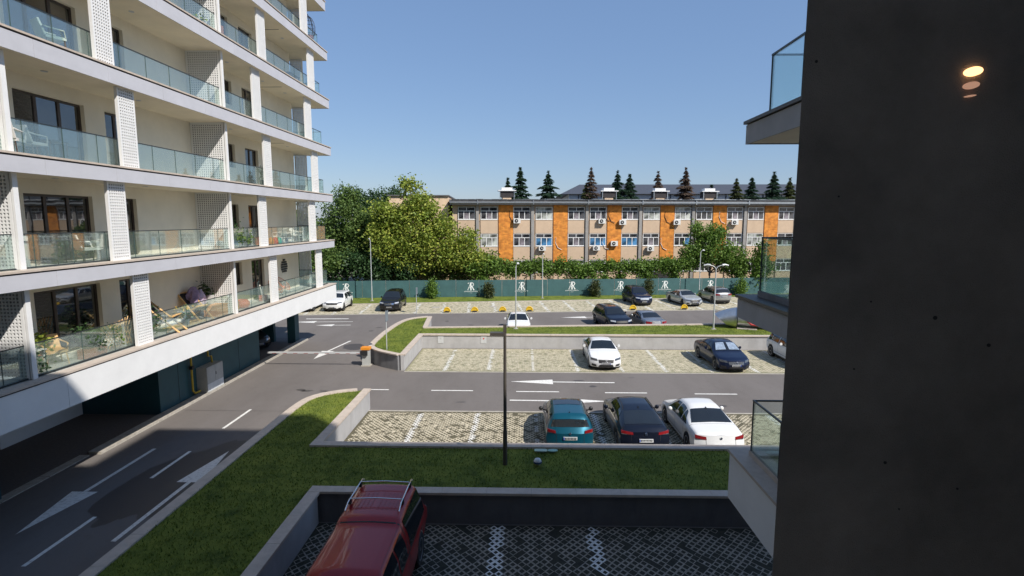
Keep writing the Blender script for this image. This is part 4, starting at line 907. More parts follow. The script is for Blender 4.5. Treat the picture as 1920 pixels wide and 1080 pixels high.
# ------------------------------------------------------------------ cars
def prof(pts, L, sig=.10):
    xs = np.linspace(-1, L + 1, int((L + 2) / .02)); p = np.array(pts); v = np.interp(xs, p[:, 0], p[:, 1])
    k = int(sig * 3 / .02); g = np.exp(-.5 * ((np.arange(-k, k + 1) * .02) / sig) ** 2); g /= g.sum()
    v = np.convolve(np.pad(v, k, mode='edge'), g, mode='valid'); return lambda y: float(np.interp(y, xs, v))
WH = {}
def wheel_meshes(r, w, rm):
    key = (r, w, rm.name)
    if key in WH: return WH[key]
    ri = r * .68
    ty = MB().lathe([(ri, -w / 2 + .015), (r * .93, -w / 2), (r, -w / 2 + .03), (r, w / 2 - .03), (r * .93, w / 2), (ri, w / 2 - .015)], (0, 0, 0), tyre_m, 28, 'x').mesh('tyre', 40)
    m = MB(); m.lathe([(ri * .98, w / 2 - .05), (ri, w / 2 - .008), (ri * .90, w / 2 - .012), (ri * .86, w / 2 - .06)], (0, 0, 0), rm, 28, 'x')
    m.lathe([(ri * .9, w / 2 - .09), (ri * .9, w / 2 - .085)], (0, 0, 0), blk, 20, 'x'); m.lathe([(r * .14, w / 2 - .08), (r * .12, w / 2 - .015)], (0, 0, 0), rm, 12, 'x')
    for k in range(10):
        a = 2 * PI * (k // 2) / 5 + (.17 if k % 2 else -.17); c, s = math.cos(a), math.sin(a); t = .022
        q = []
        for rad in (r * .1, ri * .92):
            for sgn in (-1, 1): q.append((rad * c - sgn * t * s, rad * s + sgn * t * c))
        m.add([(w / 2 - .03, q[0][0], q[0][1]), (w / 2 - .03, q[1][0], q[1][1]), (w / 2 - .015, q[3][0], q[3][1]), (w / 2 - .015, q[2][0], q[2][1]),
               (w / 2 - .07, q[0][0], q[0][1]), (w / 2 - .07, q[1][0], q[1][1]), (w / 2 - .07, q[3][0], q[3][1]), (w / 2 - .07, q[2][0], q[2][1])], [(0, 1, 2, 3), (0, 4, 5, 1), (2, 6, 7, 3)], rm)
    WH[key] = (ty, m.mesh('rim')); return WH[key]

class Car:
    def __init__(c, name, label, cat, sp, pm, x, y, head, rim=None, group=None, z=0):
        """sp: dict of the body's profiles (y runs from the tail to the nose). head: world direction of the nose"""
        c.sp = sp; c.L, c.W, c.H = sp['L'], sp['W'], sp['H']; L = c.L
        c.T = prof(sp['top'], L, sp.get('sig', .07)); c.B = prof(sp['belt'], L, .12); c.pm = pm
        c.r = sp['r']; c.ya, c.yf = sp['axles']; c.rw = sp['roofw'] / 2; c.sill = sp.get('sill', .24)
        c.root = thing(name, label, cat, (x, y, z), math.atan2(head[1], head[0]) - PI / 2, group)
        c.cf, c.cr = sp.get('cf', .30), sp.get('cr', .20); c.body(); c.fit()
    def hw(c, y): u = abs(y - c.L * .48) / (c.L * .52); return c.W / 2 * (1 - .055 * u ** 4)
    def zb(c, y):
        z = c.sill; R_ = c.r + .055
        for a in (c.ya, c.yf):
            d = abs(y - a)
            if d < R_: z = max(z, c.r + math.sqrt(R_ * R_ - d * d) - .01)
        if y < .45: z = max(z, c.sill + .10 * (1 - y / .45))
        if y > c.L - .4: z = max(z, c.sill - .02)
        return z
    def warp(c, x, y, z):
        h = c.hw(y); u = min(1, abs(x) / h)
        t = min(1, max(0, (y - (c.L - .95)) / .95)); y -= c.cf * u ** 2.8 * t ** 1.3; zm = c.sp.get('zm', .5)
        y -= .16 * max(0, z - zm) / .4 * t ** 2 + .08 * max(0, zm - .12 - z) / .3 * t ** 2
        t = min(1, max(0, (.8 - y) / .8)); 
        if t > 0: y += c.cr * u ** 2.8 * t ** 1.3 + c.sp.get('rl', .10) * max(0, z - zm - .1) / .4 * t ** 2 + .06 * max(0, zm - .12 - z) / .3 * t ** 2
        return (x, y - c.L / 2, z)
    def sec(c, y, s):
        """half section: s=0 sill ... 4 belt ... 6 roof edge ... 9 centre line"""
        h = c.hw(y); zb, zB, zT = c.zb(y), c.B(y), c.T(y); zB = min(zB, zT - .015); zb = min(zb, zB - .05)
        fr = min(1, max(0, (zT - zB) / max(.1, c.H - zB))); wt = h * .93 * (1 - fr) + c.rw * fr; bul = c.sp.get('bulge', .03)
        z_ = lambda f: zb + f * (zB - zb)
        P = [(h * .95, zb), (h * .985, z_(.3)), (h, z_(.58)), (h * .985, z_(.86)), (h * .955, zB),
             ((h * .955 + wt) / 2 + bul * fr, zB + (zT - zB) * .48), (wt, zT - min(.07, (zT - zB) * .25)), (wt - .07, zT - min(.02, (zT - zB) * .1)), (wt * .5, zT), (0, zT + .012)]
        i = min(8, int(s)); f = s - i; a, b = P[i], P[i + 1]; return a[0] + (b[0] - a[0]) * f, a[1] + (b[1] - a[1]) * f
    def body(c):
        ys = np.unique(np.round(np.concatenate([np.linspace(0, c.L, 72)] + [a + (c.r + .055) * np.sin(np.linspace(-PI / 2, PI / 2, 15)) for a in (c.ya, c.yf)]), 3))
        ys = ys[(ys >= 0) & (ys <= c.L)]; ss = [0, .5, 1, 1.5, 2, 2.5, 3, 3.5, 4, 4.5, 5, 5.5, 6, 6.4, 7, 7.6, 8, 8.5, 9]; ns = len(ss)
        vs = []; fs = []; N = 2 * ns - 1
        for y in ys:
            row = [c.sec(y, s) for s in ss]
            for x, z in row: vs.append(c.warp(x, y, z))
            for x, z in row[-2::-1]: vs.append(c.warp(-x, y, z))
        for i in range(len(ys) - 1):
            for j in range(N - 1): fs.append((i * N + j, (i + 1) * N + j, (i + 1) * N + j + 1, i * N + j + 1))
        for y, flip in ((ys[0], 0), (ys[-1], 1)):
            M = 10; rows = []
            for s in ss[:-1]:
                x, z = c.sec(y, s); k = len(vs); vs += [c.warp(x * (1 - 2 * m / M), y, z) for m in range(M + 1)]; rows.append(k)
            x, z = c.sec(y, 9); k = len(vs); vs += [c.warp(0, y, z)]
            for a, b in zip(rows, rows[1:]):
                for m in range(M): q = (a + m, a + m + 1, b + m + 1, b + m); fs.append(q if not flip else q[::-1])
        m = MB(); m.add(vs, fs, c.pm); bo = m.build('body', c.root, 32, False); c.bodyo = bo
        u = MB(); L = c.L; u.box((-c.W / 2 + .2, -L / 2 + .3, .17), (c.W / 2 - .2, L / 2 - .35, min(.62, c.B(L / 2) - .1)), blk); u.build('underbody', c.root, world=False)
    def patch(c, name, y0, y1, s0, s1, m, off=.008, nu=14, nv=6, y0b=None, y1b=None, parent=None, sides=(1, -1), full=False):
        """panel lying on the skin. y0..y1 at s0, y0b..y1b at s1"""
        y0b = y0 if y0b is None else y0b; y1b = y1 if y1b is None else y1b; mb = MB()
        for sg in sides:
            G = []
            for i in range(nu + 1):
                for j in range(nv + 1):
                    f = j / nv; s = s0 + (s1 - s0) * f; a = y0 + (y0b - y0) * f; b = y1 + (y1b - y1) * f; y = a + (b - a) * i / nu
                    x, z = c.sec(y, s); x1, z1 = c.sec(y, min(9, s + .05)); x0_, z0_ = c.sec(y, s - .05); x2, z2 = c.sec(min(c.L, y + .03), s)
                    T1 = Vector((x1 - x0_, 0, z1 - z0_)); T2 = Vector((x2 - x, .03, z2 - z)); n = T1.cross(T2) * -1
                    n = n.normalized() if n.length > 1e-7 else Vector((1, 0, 0))
                    if n.x * .4 + n.z < -.2: n = -n
                    p = Vector((x, y, z)) + n * off; w = c.warp(max(0, p.x) * sg, p.y, p.z); G.append(w)
            fs = [(i * (nv + 1) + j, (i + 1) * (nv + 1) + j, (i + 1) * (nv + 1) + j + 1, i * (nv + 1) + j + 1) for i in range(nu) for j in range(nv)]
            if full or s1 < 8.9:
                o = MB().add(G, fs if sg > 0 else [f[::-1] for f in fs], m).build(name, parent or c.root, 40, False)
            else: mb.add(G, fs if sg > 0 else [f[::-1] for f in fs], m)
        if mb.v: return mb.build(name, parent or c.root, 40, False)
        return o
    def face(c, name, q, end, m, th=.012, nu=8, nv=3, both=False):
        """quad given as (x,z) corners on the nose (end=1) or tail (end=0), extruded outwards"""
        out = None
        for sg in ((1, -1) if both else (1,)):
            vs = []; y = c.L + th if end else -th; yb = c.L - .03 if end else .03
            for yy in (y, yb):
                for i in range(nu + 1):
                    for j in range(nv + 1):
                        u, v = i / nu, j / nv; a = [q[0][k] * (1 - u) + q[1][k] * u for k in (0, 1)]; b = [q[3][k] * (1 - u) + q[2][k] * u for k in (0, 1)]
                        x, z = [a[k] * (1 - v) + b[k] * v for k in (0, 1)]; w = c.warp(x * sg, c.L if end else 0, z); vs.append((w[0], w[1] + (yy - (c.L if end else 0)), w[2]))
            n = (nu + 1) * (nv + 1); I = lambda i, j, k=0: k * n + i * (nv + 1) + j; fs = [(I(i, j), I(i + 1, j), I(i + 1, j + 1), I(i, j + 1)) for i in range(nu) for j in range(nv)]
            for i in range(nu): fs += [(I(i, 0), I(i, 0, 1), I(i + 1, 0, 1), I(i + 1, 0)), (I(i, nv), I(i + 1, nv), I(i + 1, nv, 1), I(i, nv, 1))]
            for j in range(nv): fs += [(I(0, j), I(0, j + 1), I(0, j + 1, 1), I(0, j, 1)), (I(nu, j), I(nu, j, 1), I(nu, j + 1, 1), I(nu, j + 1))]
            out = MB().add(vs, fs, m).build(name, c.root, False, False)
        return out
    def plate(c, end, z, w=.50, h=.11):
        p = c.face('number_plate', [(-w / 2, z - h / 2), (w / 2, z - h / 2), (w / 2, z + h / 2), (-w / 2, z + h / 2)], end, plate_m, .03, 4, 1)
        y = (c.L / 2 + .034 if end else -c.L / 2 - .034); m = MB(); r = random.Random(hash(c.root.name) % 999)
        for i in range(8):
            x = -w / 2 + .06 + i * .052; m.box((x, y - .001, z - .035), (x + .03, y + .001, z + .035), blk)
        m.box((-w / 2 + .005, y - .001, z - h / 2 + .006), (-w / 2 + .04, y + .001, z + h / 2 - .006), mat('plate blue', (.03, .08, .4), .5))
        me = m.mesh('plate_print'); me2 = c.warp(0, c.L if end else 0, z); dy = me2[1] - (c.L / 2 if end else -c.L / 2)
        obj('plate_print', me, p, (0, dy, 0))
    def fit(c):
        sp = c.sp; L = c.L
        rim = sp.get('rim', rim_m); ty, ri = wheel_meshes(c.r, .22, rim)
        for sx in (1, -1):
            for ya in (c.ya, c.yf):
                w = obj('wheel', ty, c.root, (sx * (c.W / 2 - .135), ya - L / 2, c.r), 0 if sx > 0 else PI); obj('rim', ri, w)
        a, b = sp['ws']; c.patch('windscreen', a, b, 6.6, 9, carglass, .009, 10, 6)
        if 'rwin' in sp: a, b = sp['rwin']; c.patch('rear_window', a, b, 6.6, 9, carglass, .009, 10, 6)
        for (y0, y1, y0b, y1b) in sp['side']: c.patch('side_window', y0, y1, 4.12, 5.85, carglass, .010, 10, 5, y0b, y1b)
        for y in sp.get('doors', []): c.patch('door_gap', y - .006, y + .006, .8, 4.1, blk, .004, 1, 8)
        if sp.get('doors'):
            d = sp['doors']; c.patch('sill_gap', d[0], d[-1], .62, .70, blk, .004, 8, 1)
            for y in d[:-1]: c.patch('door_handle', y + .12, y + .28, 3.15, 3.32, c.pm if not sp.get('chh') else chrome, .03, 3, 1)
        c.patch('window_trim', sp['side'][0][0] - .02, sp['side'][-1][1] + .02, 4.0, 4.1, sp.get('trim', blk), .012, 14, 1)
        hb_ = sp['hood']; c.patch('bonnet_gap', hb_[0] - .008, hb_[0] + .008, 5.0, 9, blk, .004, 1, 8); c.patch('bonnet_gap', hb_[0], hb_[1], 5.2, 5.3, blk, .004, 12, 1)
        if 'boot' in sp: c.patch('boot_gap', sp['boot'] - .006, sp['boot'] + .006, 4.5, 9, blk, .004, 1, 8)
        # mirrors
        ym = sp['ws'][0] - .12; x, z = c.sec(ym, 4)
        for sx in (1, -1):
            m = MB(); m.tube([(sx * (x - .04), ym - L / 2, z + .02), (sx * (x + .06), ym - L / 2, z + .06)], .025, blk, 6)
            pts = []; 
            m.lathe([(.02, -.06), (.075, -.04), (.09, .0), (.08, .03)], (sx * (x + .14), ym - L / 2 - .0, z + .10), sp.get('mirror', c.pm), 10, 'y'); me = m.build('wing_mirror', c.root, 50, False)
    def rails(c, y0, y1, m, s=6.25):
        for sx in (1, -1):
            P = []
            for i in range(9):
                y = y0 + (y1 - y0) * i / 8; x, z = c.sec(y, s); w = c.warp(x, y, z); P.append((sx * (w[0] - .02), w[1], w[2] + (.06 if 0 < i < 8 else -.005)))
            MB().tube(P, .018, m, 6).build('roof_rail', c.root, 50, False)
    def antenna(c, y):
        x, z = c.sec(y, 9); MB().add([(-.025, y - c.L / 2 - .08, z), (.025, y - c.L / 2 - .08, z), (0, y - c.L / 2 + .08, z), (0, y - c.L / 2 - .08, z + .06)], [(0, 1, 3), (1, 2, 3), (2, 0, 3)], blk).build('antenna_fin', c.root, False, False)

def sedan(L=4.8, W=1.85, H=1.43, coupe=False, **k):
    s = dict(L=L, W=W, H=H, r=.335, axles=(L * .215, L * .80), roofw=1.18, sill=.25,
             top=[(0, .93), (.10, 1.0), (L * .165, 1.06), (L * .20, 1.08), (L * .345, H - .06), (L * .43, H), (L * .55, H - .015), (L * .60, H - .06), (L * .735, .99), (L * .76, .965), (L * .93, .82), (L, .70)],
             belt=[(0, .86), (L * .2, .97), (L * .5, .93), (L * .72, .90), (L * .93, .76), (L, .62)],
             ws=(L * .585, L * .725), rwin=(L * .205, L * .345), side=[(L * .24, L * .355, L * .33, L * .365), (L * .37, L * .49, L * .378, L * .49), (L * .505, L * .695, L * .505, L * .59)],
             doors=[L * .29, L * .50, L * .715], hood=(L * .755, L * .97), boot=L * .185, cf=.34, cr=.22)
    s.update(k); return s
def hatch(L=4.05, W=1.75, H=1.47, **k):
    s = dict(L=L, W=W, H=H, r=.32, axles=(L * .17, L * .80), roofw=1.18, sill=.24,
             top=[(0, .78), (.05, 1.0), (.14, 1.04), (.36, H - .07), (.5, H - .02), (L * .35, H), (L * .52, H - .02), (L * .58, H - .07), (L * .74, 1.02), (L * .77, .98), (L * .93, .84), (L, .70)],
             belt=[(0, .90), (L * .2, .98), (L * .5, .94), (L * .74, .90), (L * .93, .78), (L, .62)],
             ws=(L * .575, L * .73), rwin=(.14, .38), side=[(L * .13, L * .20, L * .16, L * .215), (L * .215, L * .40, L * .225, L * .40), (L * .415, L * .70, L * .415, L * .575)],
             doors=[L * .24, L * .41, L * .715], hood=(L * .765, L * .97), cf=.30, cr=.24, rl=.0, zm=.55)
    s.update(k); return s
def suv(L=4.7, W=1.9, H=1.70, **k):
    s = dict(L=L, W=W, H=H, r=.37, axles=(L * .18, L * .80), roofw=1.28, sill=.34,
             top=[(0, .95), (.06, 1.1), (.16, 1.16), (.42, H - .07), (.6, H - .02), (L * .35, H), (L * .53, H - .02), (L * .59, H - .08), (L * .72, 1.17), (L * .75, 1.12), (L * .93, 1.0), (L, .84)],
             belt=[(0, .98), (L * .2, 1.08), (L * .5, 1.06), (L * .72, 1.04), (L * .93, .92), (L, .76)],
             ws=(L * .585, L * .715), rwin=(.16, .42), side=[(L * .08, L * .20, L * .11, L * .21), (L * .215, L * .41, L * .222, L * .41), (L * .425, L * .68, L * .425, L * .58)],
             doors=[L * .24, L * .418, L * .70], hood=(L * .745, L * .97), cf=.24, cr=.18, rl=.0, zm=.7)
    s.update(k); return s
def ring_logo(c, z, r=.085, star=True, y=None):
    w = c.warp(0, c.L, z); Y = w[1] + .04; m = MB(); P = [(r * math.cos(a), Y, z + r * math.sin(a)) for a in np.linspace(0, 2 * PI, 17)]; m.tube(P, .011, chrome, 6)
    for a in ((90, 210, 330) if star else ()): m.tube([(0, Y, z), (r * math.cos(R(a)), Y, z + r * math.sin(R(a)))], .010, chrome, 5)
    m.build('emblem', c.root, 50, False)
def disc_logo(c, end, z, r=.045):
    w = c.warp(0, c.L if end else 0, z); sgn = 1 if end else -1
    MB().lathe([(r, 0), (r * .9, sgn * .02)], (0, w[1] + sgn * .012, z), chrome, 14, 'y').build('emblem', c.root, False, False)
def front_std(c, zl=.66, zg=.62, grille=blk, hl=lampdark, lower=True, gw=.42, gh=.11):
    h = c.hw(c.L) * .975
    c.face('headlight', [(h * .56, zl - .06), (h * .98, zl - .02), (h * .99, zl + .09), (h * .60, zl + .05)], 1, hl, .014, both=True)
    c.face('grille', [(-gw, zg - gh), (gw, zg - gh), (gw * 1.1, zg + gh), (-gw * 1.1, zg + gh)], 1, grille, .012, 10)
    if lower:
        c.face('air_intake', [(-h * .5, .26), (h * .5, .26), (h * .42, .40), (-h * .42, .40)], 1, blk, .01, 8)
        c.face('side_intake', [(h * .62, .28), (h * .93, .30), (h * .92, .43), (h * .66, .40)], 1, blk, .01, both=True)
    c.plate(1, .46)
def rear_std(c, zt=.86, w0=.45, th=.075, zp=.62, wrap=True, bumper=True, gaps=True, gz=.50):
    h = c.hw(0) * .975
    if gaps:
        for x in (-h * .60, h * .60): c.face('tailgate_gap', [(x - .006, gz), (x + .006, gz), (x + .006, zt - th * 1.05), (x - .006, zt - th * 1.05)], 0, blk, .004, 1, 2)
        c.face('tailgate_gap', [(-h * .60, gz - .006), (h * .60, gz - .006), (h * .60, gz + .006), (-h * .60, gz + .006)], 0, blk, .004, 8, 1)
    c.face('tail_light', [(h * (w0 + .06), zt - th * .9), (h * .98, zt - th * 1.5), (h * .985, zt - th * .84), (h * (w0 + .02), zt - th)], 0, lampdark, .010, both=True)
    c.face('tail_light', [(h * w0, zt - th), (h * .985, zt - th * .8), (h * .99, zt + th), (h * w0 * 1.02, zt + th * .55)], 0, redlamp, .014, both=True)
    c.plate(0, zp); 
    if bumper: c.face('rear_diffuser', [(-h * .75, .30), (h * .75, .30), (h * .8, .44), (-h * .8, .44)], 0, blk, .012, 8)

white_pt = paint('white', (.72, .73, .74)); teal_pt = paint('petrol blue', (.004, .075, .12), .3); navy = paint('midnight blue', (.006, .012, .04), .3)
black_pt = paint('black', (.012, .012, .014), .2); silver = paint('silver', (.42, .43, .44), .8); red_pt = paint('dark red', (.33, .016, .018), .2); dark_pt = paint('near black blue', (.006, .009, .020), .2); gray_pt = paint('pale grey', (.50, .52, .54), .5)

# middle bay, tails to the camera
c = Car('parked_car', 'petrol blue hatchback seen from behind, left of the three in a row', 'car', hatch(4.15, 1.79, 1.47, mirror=blk, rim=rim_m), teal_pt, 1.66, 21.15, (0, 1))
rear_std(c, .93, .62, .06, .70); disc_logo(c, 0, .88); c.patch('glass_roof', 1.45, 2.35, 6.7, 9, carglass, .009, 8, 4); c.patch('roof_spoiler', .30, .50, 6.2, 9, teal_pt, .03, 3, 5); c.antenna(.62)
c = Car('parked_car', 'black fastback hatch with a dark blue sheen between the blue hatchback and the white saloon', 'car',
        sedan(4.65, 1.86, 1.44, top=[(0, .90), (.10, 1.03), (.22, 1.09), (1.3, 1.36), (1.75, 1.43), (2.5, 1.44), (2.75, 1.39), (3.45, 1.0), (3.55, .97), (4.35, .84), (4.65, .72)], rwin=(.36, 1.25), boot=.30, trim=chrome,
              side=[(.95, 1.55, 1.3, 1.62), (1.68, 2.25, 1.72, 2.25), (2.32, 3.25, 2.32, 2.72)]), dark_pt, 4.33, 21.35, (-.02, 1))
rear_std(c, .90, .52, .055, .66); disc_logo(c, 0, .88, .055); c.antenna(1.5); c.rails(1.4, 2.7, blk)
c = Car('parked_car', 'white four-door saloon seen from behind with wide dark rear window', 'car', sedan(4.9, 1.87, 1.46, trim=blk), white_pt, 6.88, 21.2, (-.03, 1))
rear_std(c, .86, .58, .065, .60); disc_logo(c, 0, .86, .045); c.antenna(1.72)
# bay under the grey wall, noses to the camera
c = Car('parked_car', 'white two-door coupe facing the camera under the grey wall', 'car', sedan(4.80, 1.86, 1.42, trim=blk, side=[(1.25, 2.1, 1.62, 2.2), (2.2, 3.3, 2.2, 2.82)], doors=[1.95, 3.42]), white_pt, 4.62, 32.85, (.0, -1))
front_std(c, .66, .58, blk, lampdark, gw=.40, gh=.085); ring_logo(c, .58); c.patch('bonnet_crease', 3.75, 4.55, 8.0, 8.06, white_pt, .006, 6, 1)
c = Car('parked_car', 'dark blue coupe-like saloon with a silver sunshade behind the windscreen', 'car', sedan(4.66, 1.84, 1.44, trim=blk), navy, 11.72, 32.5, (.04, -1))
front_std(c, .66, .58, lampdark, lampdark, gw=.40, gh=.085); ring_logo(c, .58)
ssm = mat('foil sunshade', (.62, .70, .76), .25, .3, 7, .5, 12, metal=.7); a, b = c.sp['ws']; c.patch('sunshade', a - .0 + .06, b - .07, 7.05, 8.75, ssm, .014, 8, 5)
c = Car('parked_car', 'white off-roader half hidden by the dark wall', 'car', suv(4.4, 1.85, 1.62), white_pt, 16.35, 32.9, (0, -1)); front_std(c, .84, .74, blk, lampglass, gw=.45)
# road behind the lawn strip
c = Car('parked_car', 'white saloon behind the lawn strip, facing the camera behind a lamp post', 'car', sedan(4.6, 1.80, 1.44), white_pt, -.5, 42.0, (.03, -1)); front_std(c, .66, .6)
c = Car('parked_car', 'dark blue estate car angled behind the lawn strip', 'car', suv(4.75, 1.88, 1.66, rim=rim_m), dark_pt, 7.0, 43.9, (.20, -.98)); front_std(c, .84, .76, blk, lampglass); c.rails(.9, 2.9, blk)
c = Car('parked_car', 'silver saloon seen from behind, partly hidden by the dark estate', 'car', sedan(4.6, 1.78, 1.44), silver, 9.55, 43.3, (-.20, .98)); rear_std(c, .84, .48, .10, .66)
# far row
c = Car('parked_car', 'dark blue minivan in the far row by the fence', 'car', suv(4.6, 1.84, 1.74), navy, 11.55, 56.6, (.16, -.98)); front_std(c, .84, .76, lampglass, lampglass)
c = Car('parked_car', 'pale grey fastback saloon with black grille in the far row', 'car', sedan(4.95, 1.92, 1.42, rim=rim_d), gray_pt, 16.35, 56.5, (.19, -.98)); front_std(c, .66, .58, blk, lampdark, gw=.48, gh=.12)
c = Car('parked_car', 'silver compact off-roader seen from behind at the right of the far row', 'car', suv(4.45, 1.84, 1.63), silver, 19.9, 58.0, (-.14, .99)); rear_std(c, 1.02, .5, .09, .80); c.rails(.8, 2.7, chrome)
c = Car('parked_car', 'black people carrier facing the camera in the far row by the trees', 'car', suv(4.85, 1.95, 1.76), black_pt, -12.75, 52.7, (.06, -1)); front_std(c, .86, .76, chrome, lampglass, gw=.42, gh=.09)
c = Car('parked_car', 'white off-roader with black grille in the far row beside the balcony tip', 'car', suv(4.45, 1.90, 1.62, rim=rim_d), white_pt, -18.05, 52.4, (.06, -1)); front_std(c, .86, .78, blk, lampdark, gw=.5, gh=.08)
c = Car('parked_car', 'white and black car almost hidden under the balcony tip', 'car', suv(4.5, 1.85, 1.60), white_pt, -20.75, 52.0, (.06, -1)); front_std(c, .84, .78, blk, lampdark, gw=.5)
c = Car('parked_car', 'dark car parked in the shade of the ground-floor garage opening', 'car', hatch(4.2, 1.8, 1.5), black_pt, -18.9, 36.2, (.78, -.62)); front_std(c, .68, .62, blk, lampglass)
# red pickup
sp = dict(L=5.45, W=1.90, H=1.90, r=.40, axles=(1.05, 4.35), roofw=1.40, sill=.42, sig=.045,
          top=[(0, 1.02), (.16, 1.14), (.24, 1.20), (.52, 1.80), (.64, 1.89), (2.22, 1.90), (2.32, 1.84), (2.40, 1.80), (3.95, 1.80), (4.10, 1.74), (4.62, 1.22), (4.70, 1.16), (5.25, 1.06), (5.45, .92)],
          belt=[(0, 1.08), (2, 1.12), (4.4, 1.10), (5.2, .98), (5.45, .84)], ws=(4.10, 4.60), rwin=(.22, .52),
          side=[(.42, 2.18, .62, 2.18), (2.46, 3.10, 2.5, 3.10), (3.18, 4.22, 3.18, 3.95)], doors=[2.42, 3.14, 4.42], hood=(4.68, 5.35), cf=.22, cr=.08, rl=0, zm=.9, bulge=.045, trim=blk)
c = Car('pickup_truck', 'dark red pickup with a matching canopy and silver roof bars in the nearest bay', 'pickup', sp, red_pt, -3.47, 11.05, (0, -1))
front_std(c, .92, .84, blk, lampglass); rear_std(c, .95, .82, .08, .7, gaps=False)
c.patch('canopy_seam', 2.315, 2.345, 2.5, 9, blk, .006, 1, 14); c.patch('ditch_moulding', 2.45, 4.0, 6.55, 6.62, blk, .004, 10, 1)
zr = 1.91
for yy in (.78, 1.62):
    MB().tube([(-.60, yy - 5.45 / 2, zr + .10), (0, yy - 5.45 / 2, zr + .125), (.60, yy - 5.45 / 2, zr + .10)], .014, chrome, 8).build('roof_bar', c.root, 50, False)
for sx in (-1, 1):
    MB().tube([(sx * .62, .45 - 5.45 / 2, zr + .0), (sx * .62, .62 - 5.45 / 2, zr + .09), (sx * .62, 1.78 - 5.45 / 2, zr + .09), (sx * .62, 2.0 - 5.45 / 2, zr + .0)], .016, chrome, 8).build('roof_rail', c.root, 50, False)
    for yy in (.78, 1.62): MB().box((sx * .62 - .03, yy - 5.45 / 2 - .05, zr - .02), (sx * .62 + .03, yy - 5.45 / 2 + .05, zr + .10), blk).build('rail_foot', c.root, False, False)
for k in range(6): c.patch('roof_rib', 1.1, 1.9, 7.2 + k * .3, 7.27 + k * .3, red_pt, .010, 5, 1)

# ------------------------------------------------------------------ things on the balconies
F1, F2, F3, F4, F5, F6 = [LV[i] - .02 for i in range(6)]
def deck_chair(label, x, y, z, rz):
    t = thing('deck_chair', label, 'deck chair', (x, y, z), rz, 'folding deck chairs on the lowest balcony')
    for sx in (-.28, .28):
        MB().tube([(sx, -.55, .02), (sx, .45, .95)], .032, wood, 6).build('back_leg', t, world=False); MB().tube([(sx * .9, .55, .02), (sx * .9, -.42, .55)], .032, wood, 6).build('front_leg', t, world=False)
    MB().tube([(-.3, .45, .95), (.3, .45, .95)], .03, wood, 6).build('rail', t, world=False); MB().tube([(-.27, -.42, .55), (.27, -.42, .55)], .03, wood, 6).build('rail', t, world=False)
    m = MB(); P = [(.44, .94), (.25, .66), (.05, .42), (-.15, .32), (-.3, .4), (-.42, .55)]; m.add([(sx, a, b) for a, b in P for sx in (-.25, .25)], [(2 * i, 2 * i + 1, 2 * i + 3, 2 * i + 2) for i in range(5)], fabric_b); m.build('sling', t, world=False); t.scale = (1.2, 1.3, 1.25); return t
def pot_plant(label, x, y, z, h, r, lm, pm, n=350, cat='potted plant', flower=None, spiky=False):
    t = thing('potted_plant', label, cat, (x, y, z)); MB().lathe([(r * .7, 0), (r, h * .32), (r * 1.08, h * .33), (r * .9, h * .34)], (0, 0, 0), pm, 14).build('pot', t, world=False, smooth=40)
    V = leafcloud([(0, 0, h * .68, r * 1.5, r * 1.5, h * .32)], n, .09 if not spiky else .14, int(x * 100) % 97 + 3); obj('foliage', npmesh('foliage', V, np.arange(len(V)).reshape(-1, 4), [lm]), t)
    MB().tube([(0, 0, h * .3), (0, 0, h * .75)], .015, bark, 5).build('stem', t, world=False)
    if flower: V = leafcloud([(0, 0, h * .85, r * .8, r * .8, h * .15)], 40, .10, 5); obj('flower', npmesh('flower', V, np.arange(len(V)).reshape(-1, 4), [flower]), t)
    return t
def simple_chair(label, x, y, z, rz, seat_m, leg_m, cat='armchair', group=None, w=.56):
    t = thing('armchair', label, cat, (x, y, z), rz, group)
    MB().prism([(-w / 2, -.26), (w / 2, -.26), (w / 2, .24), (-w / 2, .24)], .38, .46, seat_m).build('seat', t, world=False)
    m = MB(); m.add([(-w / 2, .22, .44), (w / 2, .22, .44), (w / 2 * .9, .36, .88), (-w / 2 * .9, .36, .88), (-w / 2, .27, .44), (w / 2, .27, .44), (w / 2 * .9, .41, .88), (-w / 2 * .9, .41, .88)], [(0, 1, 2, 3), (7, 6, 5, 4), (0, 4, 5, 1), (1, 5, 6, 2), (2, 6, 7, 3), (3, 7, 4, 0)], seat_m); m.build('backrest', t, world=False)
    for sx in (-1, 1):
        MB().tube([(sx * w / 2, -.24, .46), (sx * (w / 2 + .03), -.2, .64), (sx * (w / 2 + .03), .2, .66), (sx * w / 2 * .95, .3, .7)], .02, seat_m, 6).build('armrest', t, world=False)
        for yy in (-.22, .22): MB().tube([(sx * (w / 2 - .04), yy, .38), (sx * (w / 2 + .0), yy * 1.15, 0)], .018, leg_m, 6).build('leg', t, world=False)
    return t
def table(label, x, y, z, rz, w, d, h, tm, lm):
    t = thing('table', label, 'table', (x, y, z), rz); MB().box((-w / 2, -d / 2, h - .03), (w / 2, d / 2, h), tm).build('table_top', t, world=False)
    for sx in (-1, 1):
        for sy in (-1, 1): MB().tube([(sx * (w / 2 - .05), sy * (d / 2 - .05), 0), (sx * (w / 2 - .05), sy * (d / 2 - .05), h - .03)], .018, lm, 6).build('leg', t, world=False)
    return t
terracotta = mat('terracotta', (.36, .13, .07), .85, .15, 6); grey_pot = mat('grey pot', (.25, .26, .26), .8, .1); flow_y = mat('yellow petals', (.70, .42, .01), .7, .2); purple = mat('mauve fabric', (.30, .22, .34), .9, .2, 8)
deck_chair('folding deck chair with black sling nearest the big perforated screen', -14.2, 21.0, F1, R(100)); deck_chair('folding deck chair beside the flowering pot and the wooden chest', -14.5, 23.6, F1, R(70))
